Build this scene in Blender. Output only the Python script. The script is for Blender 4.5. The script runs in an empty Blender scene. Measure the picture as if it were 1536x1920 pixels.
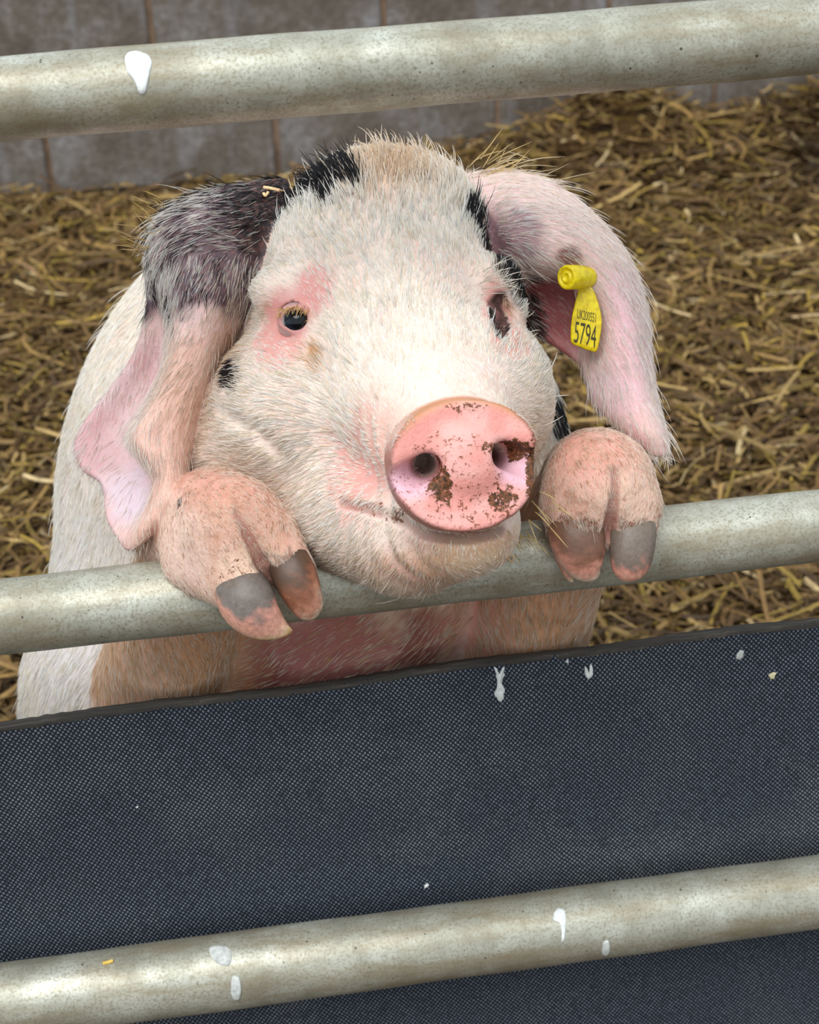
import bpy, bmesh, math
import numpy as np
from mathutils import Matrix, Vector

rng = np.random.default_rng(7)
scene = bpy.context.scene
COL = scene.collection

# ------------------------------------------------------------------ camera
FPX = 3520.0
PITCH, YAW, ROLL = math.radians(30.0), math.radians(7.6), 0.041
Z0 = 1.198                       # distance of the middle rail along the view axis
RAILZ = 0.67                     # height of the middle rail above the pen floor
F = np.array([math.sin(YAW) * math.cos(PITCH), math.cos(YAW) * math.cos(PITCH), -math.sin(PITCH)])
R0 = np.array([math.cos(YAW), -math.sin(YAW), 0.0])
U0 = np.cross(R0, F)
RT = R0 * math.cos(ROLL) - U0 * math.sin(ROLL)
UP = U0 * math.cos(ROLL) + R0 * math.sin(ROLL)


def ray(u, v):
    return F + RT * (u - 768) / FPX - UP * (v - 960) / FPX


CAM = np.array([0, 0, RAILZ]) - Z0 * ray(768, 1071)


def hit(u, v, y):
    r = ray(u, v)
    return CAM + r * ((y - CAM[1]) / r[1])


cam_data = bpy.data.cameras.new('camera')
cam_data.sensor_fit = 'HORIZONTAL'
cam_data.sensor_width = 36.0
cam_data.lens = 36.0 * FPX / 1536.0
cam_data.clip_start = 0.02
cam_data.dof.use_dof = True
cam_data.dof.focus_distance = 1.16
cam_data.dof.aperture_fstop = 17.0
cam = bpy.data.objects.new('camera', cam_data)
COL.objects.link(cam)
cam.matrix_world = Matrix(((RT[0], UP[0], -F[0], CAM[0]),
                           (RT[1], UP[1], -F[1], CAM[1]),
                           (RT[2], UP[2], -F[2], CAM[2]), (0, 0, 0, 1)))
scene.camera = cam

# ------------------------------------------------------------------ light
world = bpy.data.worlds.new('world')
scene.world = world
world.use_nodes = True
bg = world.node_tree.nodes['Background']
bg.inputs['Color'].default_value = (0.86, 0.94, 1.0, 1)
bg.inputs['Strength'].default_value = 0.92
sun_data = bpy.data.lights.new('daylight', 'SUN')
sun_data.energy = 2.3
sun_data.angle = math.radians(42)
sun_data.color = (1.0, 0.985, 0.96)
sun = bpy.data.objects.new('daylight', sun_data)
COL.objects.link(sun)
sun.rotation_euler = Vector((-0.28, -0.42, 0.90)).to_track_quat('Z', 'Y').to_euler()
vs = scene.view_settings
vs.view_transform = 'Standard'
vs.look = 'None'
vs.gamma = 1.0
vs.exposure = 0.15
vs.use_curve_mapping = False


# ------------------------------------------------------------------ helpers
def s2l(c):
    c = np.asarray(c, float) / 255.0
    return np.where(c <= 0.04045, c / 12.92, ((c + 0.055) / 1.055) ** 2.4)


def lin(r, g, b):
    return tuple(s2l((r, g, b))) + (1.0,)


def empty(name, loc=(0, 0, 0)):
    o = bpy.data.objects.new(name, None)
    o.empty_display_size = 0.05
    o.location = loc
    COL.objects.link(o)
    return o


def tag(o, label=None, cat=None, group=None, kind=None):
    if label: o['label'] = label
    if cat: o['category'] = cat
    if group: o['group'] = group
    if kind: o['kind'] = kind
    return o


def mesh_np(name, verts, faces, smooth=True):
    """verts (N,3); faces (M,3) or (M,4) int array"""
    verts = np.asarray(verts, np.float32)
    faces = np.asarray(faces, np.int32)
    k = faces.shape[1]
    me = bpy.data.meshes.new(name)
    me.vertices.add(len(verts))
    me.vertices.foreach_set('co', verts.ravel())
    me.loops.add(len(faces) * k)
    me.loops.foreach_set('vertex_index', faces.ravel())
    me.polygons.add(len(faces))
    me.polygons.foreach_set('loop_start', np.arange(0, len(faces) * k, k, dtype=np.int32))
    me.polygons.foreach_set('loop_total', np.full(len(faces), k, np.int32))
    if smooth:
        me.polygons.foreach_set('use_smooth', np.ones(len(faces), bool))
    me.update(calc_edges=True)
    me.validate()
    return me


def set_col(me, cols, name='Col'):
    a = me.color_attributes.new(name, 'FLOAT_COLOR', 'POINT')
    c = np.ones((len(me.vertices), 4), np.float32)
    c[:, :3] = cols
    a.data.foreach_set('color', c.ravel())


def obj(name, me, mat=None, parent=None):
    o = bpy.data.objects.new(name, me)
    COL.objects.link(o)
    if mat: me.materials.append(mat)
    if parent: o.parent = parent
    return o


def bm_obj(name, bm, mat=None, parent=None, smooth=True):
    me = bpy.data.meshes.new(name)
    bm.normal_update()
    bm.to_mesh(me)
    bm.free()
    if smooth:
        me.polygons.foreach_set('use_smooth', np.ones(len(me.polygons), bool))
    return obj(name, me, mat, parent)


class NT:
    """small node-tree helper"""
    def __init__(self, name):
        self.m = bpy.data.materials.new(name)
        self.m.use_nodes = True
        self.t = self.m.node_tree
        self.b = self.t.nodes['Principled BSDF']

    def n(self, kind, **kw):
        x = self.t.nodes.new(kind)
        for k, v in kw.items():
            if hasattr(x, k): setattr(x, k, v)
        return x

    def l(self, a, b):
        self.t.links.new(a, b)

    def setin(self, node, sock, val):
        if hasattr(val, 'is_linked') or hasattr(val, 'node'):
            self.l(val, node.inputs[sock])
        else:
            node.inputs[sock].default_value = val

    def noise(self, vec, scale, detail=3, rough=0.6, dist=0.0):
        x = self.n('ShaderNodeTexNoise')
        self.l(vec, x.inputs['Vector'])
        x.inputs['Scale'].default_value = scale
        x.inputs['Detail'].default_value = detail
        x.inputs['Roughness'].default_value = rough
        x.inputs['Distortion'].default_value = dist
        return x.outputs['Fac']

    def ramp(self, fac, stops, interp='LINEAR'):
        x = self.n('ShaderNodeValToRGB')
        x.color_ramp.interpolation = interp
        e = x.color_ramp.elements
        while len(e) < len(stops): e.new(0.5)
        for q, (p, c) in zip(e, stops):
            q.position = p
            q.color = c if len(c) == 4 else tuple(c) + (1,)
        self.l(fac, x.inputs['Fac'])
        return x.outputs['Color']

    def mix(self, fac, a, b, mode='MIX'):
        x = self.n('ShaderNodeMix', data_type='RGBA', blend_type=mode)
        self.setin(x, 0, fac); self.setin(x, 6, a); self.setin(x, 7, b)
        return x.outputs[2]

    def math(self, op, a, b=0.0, c=None):
        x = self.n('ShaderNodeMath', operation=op)
        self.setin(x, 0, a); self.setin(x, 1, b)
        if c is not None: self.setin(x, 2, c)
        return x.outputs[0]

    def coord(self, which='Object'):
        return self.n('ShaderNodeTexCoord').outputs[which]

    def mapping(self, vec, scale=(1, 1, 1), rot=(0, 0, 0), loc=(0, 0, 0)):
        x = self.n('ShaderNodeMapping')
        self.l(vec, x.inputs['Vector'])
        x.inputs['Scale'].default_value = scale
        x.inputs['Rotation'].default_value = rot
        x.inputs['Location'].default_value = loc
        return x.outputs[0]

    def attr(self, name):
        x = self.n('ShaderNodeAttribute', attribute_name=name)
        return x.outputs['Color']

    def bump(self, h, strength=0.3, dist=0.001):
        x = self.n('ShaderNodeBump')
        self.l(h, x.inputs['Height'])
        x.inputs['Strength'].default_value = strength
        x.inputs['Distance'].default_value = dist
        self.l(x.outputs[0], self.b.inputs['Normal'])

    def base(self, c, rough=0.6, metal=0.0, spec=0.5):
        self.setin(self.b, 'Base Color', c)
        self.setin(self.b, 'Roughness', rough)
        self.setin(self.b, 'Metallic', metal)
        self.setin(self.b, 'Specular IOR Level', spec)
        return self.m


W0, W1 = (0, 0, 0, 1), (1, 1, 1, 1)


# ------------------------------------------------------------------ materials of the setting
def mat_galv():
    t = NT('galvanised_steel')
    g = t.coord()
    a = t.noise(g, 26, 4, 0.6)
    c = t.ramp(a, [(0.3, lin(146, 144, 130)), (0.5, lin(176, 176, 162)), (0.72, lin(204, 206, 194))])
    fine = t.noise(g, 520, 3, 0.7)
    c = t.mix(t.math('MULTIPLY', t.ramp(fine, [(0.36, W1), (0.52, W0)]), 0.65), c, lin(130, 124, 102))
    # brownish grime
    d = t.noise(t.mapping(g, (2.0, 9, 9)), 6, 5, 0.7)
    c = t.mix(t.math('MULTIPLY', t.ramp(d, [(0.44, W0), (0.70, W1)]), 0.75), c, lin(142, 126, 96))
    # dark pits
    v = t.n('ShaderNodeTexVoronoi')
    t.l(g, v.inputs['Vector'])
    v.inputs['Scale'].default_value = 125
    v.inputs['Randomness'].default_value = 1.0
    size = t.math('MULTIPLY', t.noise(g, 40, 2), 0.22)
    pit = t.math('LESS_THAN', v.outputs['Distance'], t.math('SUBTRACT', size, 0.035))
    clus = t.ramp(t.noise(g, 14, 2), [(0.42, W0), (0.5, W1)])
    pit = t.math('MULTIPLY', pit, clus)
    c = t.mix(t.math('MULTIPLY', pit, 0.85), c, lin(52, 48, 40))
    h = t.math('SUBTRACT', t.noise(g, 320, 4, 0.7), t.math('MULTIPLY', pit, 0.8))
    t.bump(h, 0.35, 0.0006)
    return t.base(c, t.ramp(a, [(0.3, (0.5,) * 3), (0.7, (0.36,) * 3)]), 0.35, 0.5)


def mat_rubber():
    t = NT('woven_rubber')
    g = t.coord()
    s = t.n('ShaderNodeSeparateXYZ')
    t.l(g, s.inputs[0])
    wob = t.math('MULTIPLY', t.math('SUBTRACT', t.noise(g, 30, 2), 0.5), 0.004)
    X = t.math('ADD', s.outputs['X'], wob)
    Z = t.math('ADD', s.outputs['Z'], t.math('MULTIPLY', wob, 0.6))
    a = t.math('SINE', t.math('MULTIPLY', t.math('ADD', X, t.math('MULTIPLY', Z, 0.12)), math.pi / 0.00172))
    b = t.math('SINE', t.math('MULTIPLY', Z, math.pi / 0.00205))
    w = t.math('MULTIPLY', a, b)
    w = t.math('ADD', t.math('MULTIPLY', w, 0.5), 0.5)
    n1 = t.noise(g, 7, 5, 0.65)
    n2 = t.noise(g, 380, 2, 0.6)
    dust = t.ramp(n1, [(0.46, W0), (0.74, W1)])
    dark = t.mix(dust, lin(25, 30, 39), lin(38, 42, 48))
    lite = t.mix(dust, lin(126, 140, 157), lin(170, 176, 180))
    thread = t.math('MULTIPLY', t.ramp(w, [(0.52, W0), (0.86, W1)]), t.ramp(n2, [(0.3, (0.25,) * 3), (0.62, W1)]))
    c = t.mix(thread, dark, lite)
    t.bump(t.math('ADD', w, t.math('MULTIPLY', n2, 0.3)), 0.6, 0.0008)
    return t.base(c, 0.72, 0.0, 0.35)


def mat_rubber_edge():
    t = NT('cut_rubber_edge')
    g = t.coord()
    n = t.noise(t.mapping(g, (20, 400, 200)), 1.0, 5, 0.7)
    c = t.ramp(n, [(0.3, lin(38, 36, 34)), (0.55, lin(66, 62, 57)), (0.75, lin(108, 100, 88))])
    t.bump(n, 0.6, 0.001)
    return t.base(c, 0.85)


def mat_block():
    t = NT('concrete_block')
    g = t.coord('Object')
    info = t.n('ShaderNodeObjectInfo')
    off = t.n('ShaderNodeVectorMath', operation='ADD')
    t.l(g, off.inputs[0])
    sc = t.n('ShaderNodeVectorMath', operation='SCALE')
    t.l(info.outputs['Location'], sc.inputs[0])
    sc.inputs['Scale'].default_value = 1.0
    t.l(sc.outputs[0], off.inputs[1])
    P = off.outputs[0]
    n1 = t.noise(P, 7, 6, 0.7)
    n2 = t.noise(P, 60, 4, 0.7)
    c = t.ramp(n1, [(0.3, lin(92, 84, 76)), (0.5, lin(126, 118, 111)), (0.68, lin(154, 151, 150))])
    c = t.mix(t.math('MULTIPLY', t.ramp(n2, [(0.42, W1), (0.62, W0)]), 0.5), c, lin(88, 76, 62))
    stain = t.ramp(t.noise(t.mapping(P, (9, 9, 2)), 1.2, 4), [(0.52, W0), (0.7, W1)])
    c = t.mix(t.math('MULTIPLY', stain, 0.5), c, lin(160, 162, 170))
    t.bump(n2, 0.7, 0.004)
    return t.base(c, 0.92, 0, 0.2)


def mat_simple(name, c1, c2, scale=40, rough=0.8, bump=0.3, bd=0.002):
    t = NT(name)
    g = t.coord()
    n = t.noise(g, scale, 5, 0.65)
    t.bump(n, bump, bd)
    return t.base(t.ramp(n, [(0.32, lin(*c1)), (0.68, lin(*c2))]), rough, 0, 0.3)


M_galv = mat_galv()
M_rubber = mat_rubber()
M_edge = mat_rubber_edge()
M_block = mat_block()
M_mortar = mat_simple('mortar', (118, 96, 78), (166, 138, 114), 30, 0.95)
M_soil = mat_simple('trodden_bedding', (48, 33, 16), (92, 66, 34), 24, 0.95, 0.8, 0.02)
M_stain = mat_simple('dried_white_splash', (205, 212, 210), (240, 242, 240), 300, 0.8, 0.4, 0.0004)
M_grey_stain = mat_simple('thin_grey_splash', (170, 174, 170), (214, 218, 214), 260, 0.75, 0.3, 0.0003)

# ------------------------------------------------------------------ pen floor, wall
bm = bmesh.new()
bmesh.ops.create_grid(bm, x_segments=2, y_segments=2, size=1.0)
for v_ in bm.verts:
    v_.co = Vector((v_.co.x * 9.0, -4.4 + v_.co.y * 7.1, -0.02))
floor = bm_obj('floor', bm, M_soil, smooth=False)
tag(floor, 'brown trodden floor of the pen and of the yard before it', None, kind='structure')

WALLY = 2.6
wall = empty('wall_back', (0, WALLY, 0))
tag(wall, 'grey concrete block wall at the back of the pen', None, kind='structure')


def box_mesh(name, sx, sy, sz, bevel=0.0):
    bm = bmesh.new()
    bmesh.ops.create_cube(bm, size=1.0)
    for v_ in bm.verts:
        v_.co = Vector((v_.co.x * sx, v_.co.y * sy, v_.co.z * sz))
    if bevel:
        bmesh.ops.bevel(bm, geom=list(bm.edges), offset=bevel, segments=1, affect='EDGES')
    me = bpy.data.meshes.new(name)
    bm.to_mesh(me)
    bm.free()
    return me


BP = 0.45
HC = 0.225
block_me = box_mesh('block', BP - 0.012, 0.10, HC - 0.011, 0.004)
block_me.materials.append(M_block)
jx_low = hit(935, 230, WALLY)[0]       # a vertical joint of the bottom course
jx_up = hit(720, 20, WALLY)[0]         # one of the course above
zbase = 0.005
mort = obj('mortar_bed', box_mesh('mortar_bed', 5.3, 0.09, 1.56), M_mortar, wall)
mort.location = (0.0, 0.05 + 0.006, 0.79)
for course in range(7):
    j0 = jx_low if course % 2 == 0 else jx_up
    for k in range(-6, 7):
        x = j0 + (k + 0.5) * BP
        if abs(x) > 2.8: continue
        b = obj('block', block_me, None, wall)
        b.location = (x, 0.05 + rng.uniform(-0.002, 0.002), zbase + (course + 0.5) * HC)
        b.rotation_euler = (rng.uniform(-.004, .004), 0, rng.uniform(-.006, .006))

# ------------------------------------------------------------------ gate
gate = empty('gate', (0, 0, 0))
tag(gate, 'galvanised tubular steel gate with a black rubber sheet behind its rails', 'gate')


def px_z(v):
    return hit(768, v, 0.0)[2]


RAILS = [(hit(768, 124, 0)[2], 0.0452), (RAILZ, 0.0480), (hit(768, 1775, 0)[2], 0.0540)]


def rail_mesh(z, dia, x0=-1.5, x1=1.7, nx=160, na=48):
    xs = np.linspace(x0, x1, nx)
    an = np.linspace(0, 2 * np.pi, na, endpoint=False)
    r = dia / 2
    X, A = np.meshgrid(xs, an, indexing='ij')
    wob = 0.00025 * np.sin(X * 23 + A * 2) + 0.0002 * np.sin(X * 61 + 3 * A)
    V = np.stack([X, -(r + wob) * np.cos(A), z + (r + wob) * np.sin(A)], -1).reshape(-1, 3)
    i = np.arange(nx - 1)[:, None] * na
    j = np.arange(na)[None]
    j2 = (j + 1) % na
    Q = np.stack([i + j, i + na + j, i + na + j2, i + j2], -1).reshape(-1, 4)
    return mesh_np('rail', V, Q)


rails = []
for (z, dia), lb in zip(RAILS, ('top rail of the gate', 'middle rail of the gate under the trotters', 'lowest rail of the gate in front of the rubber')):
    o = obj('rail', rail_mesh(z, dia), M_galv, gate)
    o['label'] = 'galvanised round steel tube, ' + lb
    rails.append(o)


def rail_uv(i, u, v):
    """point of the rail's camera side under a pixel -> (x, angle)"""
    z, dia = RAILS[i]
    r = ray(u, v)
    a = r[1] ** 2 + r[2] ** 2
    oy, oz = CAM[1], CAM[2] - z
    b = 2 * (oy * r[1] + oz * r[2])
    c = oy * oy + oz * oz - dia * dia / 4
    t = (-b - math.sqrt(max(b * b - 4 * a * c, 0))) / (2 * a)
    p = CAM + r * t
    return p[0], math.atan2(p[2] - z, -p[1])


def blob_faces(n_ring, n_a):
    i = np.arange(n_ring - 1)[:, None] * n_a
    j = np.arange(n_a)[None]
    j2 = (j + 1) % n_a
    return np.stack([i + j, i + n_a + j, i + n_a + j2, i + j2], -1).reshape(-1, 4)


def rail_splash(i, poly, mat, name='splash', lift=0.0005):
    """a dried splash lying on a tube: the outline is a list of pixels"""
    pts = np.array([rail_uv(i, *p) for p in poly])
    n = 4
    P = []
    for a, b in zip(pts, np.roll(pts, -1, 0)):
        for k in range(n): P.append(a + (b - a) * k / n)
    P = np.array(P)
    P = (P + np.roll(P, 1, 0) + np.roll(P, -1, 0)) / 3
    c = P.mean(0)
    z, dia = RAILS[i]
    V = []
    for s, h in ((1.0, -0.0003), (0.96, lift), (0.75, lift * 1.4), (0.4, lift * 1.7), (0.02, lift * 1.7)):
        q = c + (P - c) * s
        r = dia / 2 + h + 0.0002
        V.append(np.stack([q[:, 0], -r * np.cos(q[:, 1]), z + r * np.sin(q[:, 1])], -1))
    o = obj(name, mesh_np(name, np.concatenate(V), blob_faces(5, len(P))), mat, rails[i])
    return o


o = rail_splash(0, [(233, 108), (240, 98), (256, 96), (270, 100), (280, 104), (286, 118), (282, 132), (278, 150), (274, 170), (268, 178), (260, 175), (256, 160), (248, 146), (238, 136)], M_stain)
o['label'] = 'dried white splash with a downward run'
o = rail_splash(2, [(1038, 1712), (1046, 1702), (1058, 1704), (1062, 1718), (1061, 1738), (1058, 1764), (1053, 1768), (1053, 1745), (1050, 1730), (1036, 1726)], M_stain)
o['label'] = 'small dried white splash with a thin run'
rail_splash(2, [(390, 1778), (405, 1772), (430, 1775), (436, 1795), (430, 1812), (412, 1810), (396, 1796)], M_grey_stain)
rail_splash(2, [(434, 1832), (440, 1828), (450, 1832), (453, 1858), (448, 1876), (438, 1876), (432, 1862)], M_grey_stain)
rail_splash(2, [(1130, 1765), (1142, 1762), (1144, 1780), (1138, 1792), (1128, 1790)], M_grey_stain)

# end uprights, outside the picture
for x in (-1.5, 1.7):
    z1 = RAILS[0][0] + 0.02
    bm = bmesh.new()
    bmesh.ops.create_cone(bm, cap_ends=True, segments=24, radius1=0.03, radius2=0.03, depth=z1 + 0.02)
    bmesh.ops.translate(bm, verts=bm.verts, vec=(x, 0, z1 / 2 - 0.01))
    bm_obj('upright', bm, M_galv, gate)

# rubber sheet
SHY = 0.034
zt = hit(768, 1264, SHY)[2]
nx, nz = 120, 60
xs = np.linspace(-1.45, 1.65, nx)
zs = np.linspace(zt, 0.03, nz)
Xg, Zg = np.meshgrid(xs, zs, indexing='ij')


def sheet_y(X, Z):
    return SHY + 0.002 * np.sin(X * 5.1 + 0.6) * (Z / zt) + 0.0015 * np.sin(Z * 21 + X * 2) + 0.0008 * np.sin(X * 29)


def sheet_dz(X):
    return 0.0014 * np.sin(X * 9.0) + 0.0008 * np.sin(X * 31 + 1)


Yg = sheet_y(Xg, Zg)
Zg2 = Zg + sheet_dz(Xg) * ((Zg - 0.03) / (zt - 0.03))
front = np.stack([Xg, Yg, Zg2], -1).reshape(-1, 3)
i = np.arange(nx - 1)[:, None] * nz
j = np.arange(nz - 1)[None]
Qf = np.stack([i + j, i + j + 1, i + nz + j + 1, i + nz + j], -1).reshape(-1, 4)
N0 = len(front)
back = front + np.array([0, 0.0065, 0])
allv = np.concatenate([front, back])
Qb = Qf[:, ::-1] + N0
sheet = obj('rubber_sheet', mesh_np('rubber_sheet', allv, np.concatenate([Qf, Qb])), M_rubber, gate)
sheet['label'] = 'black woven rubber belting sheet fixed behind the lower rails'
# rim of the sheet (cut edge), a slightly frayed strip
top = np.arange(nx) * nz
V, Q = [], []
nxe = 600
xe = np.linspace(-1.45, 1.65, nxe)
ze = zt + sheet_dz(xe)
fr = rng.normal(0, 0.00035, (nxe, 2))
prof = [(-0.0006, -0.0030), (-0.0008, -0.0004), (0.0000, 0.0004), (0.0032, 0.0006), (0.0068, 0.0003), (0.0072, -0.003)]
for k, (dy, dz) in enumerate(prof):
    V.append(np.stack([xe, sheet_y(xe, zt) + dy + fr[:, 0] * (k < 4), ze + dz + fr[:, 1]], -1))
V = np.concatenate(V)
i = np.arange(len(prof) - 1)[:, None] * nxe
j = np.arange(nxe - 1)[None]
Q = np.stack([i + j, i + j + 1, i + nxe + j + 1, i + nxe + j], -1).reshape(-1, 4)
obj('cut_edge', mesh_np('cut_edge', V, Q), M_edge, sheet)


def sheet_splash(poly, mat=M_stain, lift=0.0007):
    pts = np.array([hit(u, v, SHY) for u, v in poly])[:, [0, 2]]
    P = []
    for a, b in zip(pts, np.roll(pts, -1, 0)):
        for k in range(3): P.append(a + (b - a) * k / 3)
    P = np.array(P)
    P = P + rng.normal(0, 0.0004, P.shape)
    c = P.mean(0)
    V = []
    for s, h in ((1.0, 0.0006), (0.9, -lift), (0.5, -lift * 1.3), (0.03, -lift * 1.3)):
        q = c + (P - c) * s
        V.append(np.stack([q[:, 0], sheet_y(q[:, 0], q[:, 1]) + h, q[:, 1]], -1))
    return obj('splash', mesh_np('splash', np.concatenate(V), blob_faces(4, len(P))), mat, sheet)


sheet_splash([(927, 1252), (932, 1254), (938, 1264), (945, 1252), (948, 1256), (944, 1272), (942, 1285), (947, 1300), (946, 1312), (940, 1320), (930, 1312), (928, 1302), (934, 1288), (930, 1268)])
sheet_splash([(1097, 1250), (1101, 1254), (1103, 1264), (1108, 1262), (1108, 1244), (1113, 1256), (1110, 1268), (1103, 1278), (1096, 1262)])
sheet_splash([(1384, 1226), (1392, 1220), (1398, 1224), (1394, 1234), (1387, 1240), (1382, 1236)], M_grey_stain)
sheet_splash([(1442, 1268), (1450, 1262), (1458, 1263), (1454, 1274), (1445, 1275)], mat_simple('cream_crumb', (205, 195, 150), (235, 228, 190), 200))
sheet_splash([(1062, 1240), (1067, 1237), (1067, 1244), (1063, 1246)])
sheet_splash([(797, 1663), (802, 1659), (806, 1662), (803, 1668), (798, 1669)])
sheet_splash([(254, 1511), (258, 1509), (260, 1512), (257, 1515)])

# ------------------------------------------------------------------ straw
def terrain(x, y):
    h = 0.012 * np.sin(x * 5.1 + y * 2.0) + 0.012 * np.sin(y * 6.3 - x * 3.1 + 1) + 0.006 * np.sin(x * 17 + y * 13)
    heap = 0.12 * np.exp(-((x - 1.35) / 0.34) ** 2 - ((y - 2.5) / 0.30) ** 2)
    heap += 0.13 * np.exp(-((x - 0.80) / 0.13) ** 2 - ((y - 2.52) / 0.18) ** 2)
    heap += 0.03 * np.exp(-((x - 0.55) / 0.2) ** 2 - ((y - 2.5) / 0.2) ** 2)
    heap -= 0.05 * np.exp(-((x - 1.16) / 0.10) ** 2 - ((y - 2.3) / 0.16) ** 2)
    return h * 0.6 + heap


gx, gy = np.meshgrid(np.linspace(-2.2, 2.4, 140), np.linspace(0.06, 2.588, 90), indexing='ij')
V = np.stack([gx, gy, terrain(gx, gy) + 0.0], -1).reshape(-1, 3)
i = np.arange(139)[:, None] * 90
j = np.arange(89)[None]
Q = np.stack([i + j, i + 90 + j, i + 90 + j + 1, i + j + 1], -1).reshape(-1, 4)
bed = obj('straw_bedding', mesh_np('straw_bedding', V, Q), M_soil)
tag(bed, 'loose brown and golden straw bedding covering the pen floor', 'straw', kind='stuff')

t = NT('straw')
ca = t.attr('Col')
g = t.coord()
cn = t.noise(g, 90, 3)
c = t.mix(t.ramp(cn, [(0.3, (0.5,) * 3), (0.7, W0)]), ca, lin(60, 40, 18))
M_straw = t.base(c, 0.6, 0, 0.35)


def straws(n, xr, yr, lmin, lmax, wmin, wmax, zlo, zhi, bright):
    x = rng.uniform(*xr, n); y = rng.uniform(*yr, n)
    L = rng.uniform(lmin, lmax, n) * rng.uniform(0.5, 1, n)
    w = rng.uniform(wmin, wmax, n)
    a = rng.uniform(0, 2 * np.pi, n)
    tilt = rng.normal(0, 0.20, n)
    bend = rng.normal(0, 0.35, n)
    z = terrain(x, y) + rng.uniform(zlo, zhi, n)
    S = 5
    s = np.linspace(-0.5, 0.5, S)
    ang = a[:, None] + bend[:, None] * s[None] * 2
    dx = np.cos(ang) * np.cos(tilt)[:, None]; dy = np.sin(ang) * np.cos(tilt)[:, None]
    dz = np.sin(tilt)[:, None] + rng.normal(0, 0.12, (n, 1)) * s[None]
    px = x[:, None] + np.cumsum(dx, 1) * (L / S)[:, None] - dx.sum(1, keepdims=True) * (L / S)[:, None] / 2
    py = y[:, None] + np.cumsum(dy, 1) * (L / S)[:, None] - dy.sum(1, keepdims=True) * (L / S)[:, None] / 2
    pz = z[:, None] + np.cumsum(dz * np.ones((n, S)), 1) * (L / S)[:, None] - (dz * np.ones((n, S))).sum(1, keepdims=True) * (L / S)[:, None] / 2
    py = np.minimum(py, WALLY - 0.02)
    py = np.maximum(py, 0.06)
    roll = rng.normal(0, 0.5, n)
    sx = -np.sin(ang) * np.cos(roll)[:, None]; sy = np.cos(ang) * np.cos(roll)[:, None]
    sz = np.sin(roll)[:, None] * np.ones((1, S))
    P = np.stack([px, py, pz], -1)
    side = np.stack([sx, sy, sz], -1) * (w / 2)[:, None, None]
    crown = np.zeros((n, S, 3)); crown[..., 2] = (w * 0.3)[:, None]
    V = np.stack([P - side, P + crown, P + side], 2)            # n,S,3,3
    V = V.reshape(-1, 3)
    V[:, 1] = np.clip(V[:, 1], 0.055, WALLY - 0.014)
    base = (np.arange(n) * S * 3)[:, None, None]
    ii = (np.arange(S - 1) * 3)[None, :, None]
    jj = np.arange(2)[None, None]
    q = base + ii + jj
    Q = np.stack([q, q + 3, q + 4, q + 1], -1).reshape(-1, 4)
    pal = s2l(np.array([(126, 97, 56), (150, 120, 70), (104, 79, 45), (174, 146, 92), (84, 62, 36), (138, 116, 52), (166, 138, 62), (204, 180, 134), (134, 104, 70)]))
    pr = np.array([.2, .17, .18, .1, .14, .07, .06, .04, .04]); pr /= pr.sum()
    c = pal[rng.choice(len(pal), n, p=pr)] * rng.uniform(0.55, 1.3, (n, 1)) * bright
    wet = np.exp(-((x - 1.18) / 0.12) ** 2 - ((y - 2.33) / 0.15) ** 2)
    c = c * (1 - 0.85 * np.clip(wet, 0, 1))[:, None]
    return V, Q, np.repeat(c, S * 3, 0)


VV, QQ, CC, off = [], [], [], 0
k = 1.0
for spec in ((int(34000 * k), (-1.2, 1.6), (0.3, 2.6), 0.05, 0.13, 0.004, 0.008, 0.0, 0.03, 0.9),
             (int(16000 * k), (-1.2, 1.6), (0.3, 2.6), 0.02, 0.06, 0.003, 0.006, 0.01, 0.045, 1.0),
             (int(5000 * k), (-1.2, 1.6), (0.3, 2.6), 0.08, 0.2, 0.004, 0.007, 0.02, 0.05, 1.15),
             (int(9000 * k), (-2.2, -1.15), (0.2, 2.6), 0.06, 0.15, 0.006, 0.010, 0.0, 0.03, 0.95),
             (int(7000 * k), (1.55, 2.4), (0.2, 2.6), 0.06, 0.15, 0.006, 0.010, 0.0, 0.03, 0.95)):
    V, Q, c = straws(*spec)
    VV.append(V); QQ.append(Q + off); CC.append(c); off += len(V)
me = mesh_np('straw_stalks', np.concatenate(VV), np.concatenate(QQ))
set_col(me, np.concatenate(CC))
st = obj('straw_stalks', me, M_straw, bed)
st['kind'] = 'stuff'

# ================================================================== the pig
# Local frame of the pig: X right, Y down, D towards the front; one unit is 0.34 mm.
UNIT = Z0 / FPX
M0 = CAM + F * Z0
FRAME = np.stack([RT, -UP, -F])            # rows


def V(u, v, d):
    k = 1 - d / FPX
    return np.array([(u - 768) * k, (v - 960) * k, float(d)])


def Wd(P):
    return M0 + UNIT * (np.asarray(P) @ FRAME)


def smin(a, b, k):
    h = np.clip(0.5 + 0.5 * (b - a) / k, 0, 1)
    return b * (1 - h) + a * h - k * h * (1 - h)


def smax(a, b, k):
    return -smin(-a, -b, k)


def ell(P, c, r):
    r = np.array(r, np.float32)
    q = (P - c.astype(np.float32)) / r
    k0 = np.sqrt((q * q).sum(1)) + 1e-6
    q = q / r
    k1 = np.sqrt((q * q).sum(1)) + 1e-9
    return k0 * (k0 - 1) / k1


def cone(P, a, b, ra, rb):
    a = a.astype(np.float32); ba = (b - a).astype(np.float32)
    pa = P - a
    h = np.clip(pa @ ba / (ba @ ba), 0, 1)
    q = pa - h[:, None] * ba
    return np.sqrt((q * q).sum(1)) - (ra + (rb - ra) * h)


def chain(P, pts, k=0):
    f = None
    for (a, ra), (b, rb) in zip(pts[:-1], pts[1:]):
        c = cone(P, a, b, ra, rb)
        f = c if f is None else (smin(f, c, k) if k else np.minimum(f, c))
    return f


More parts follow.
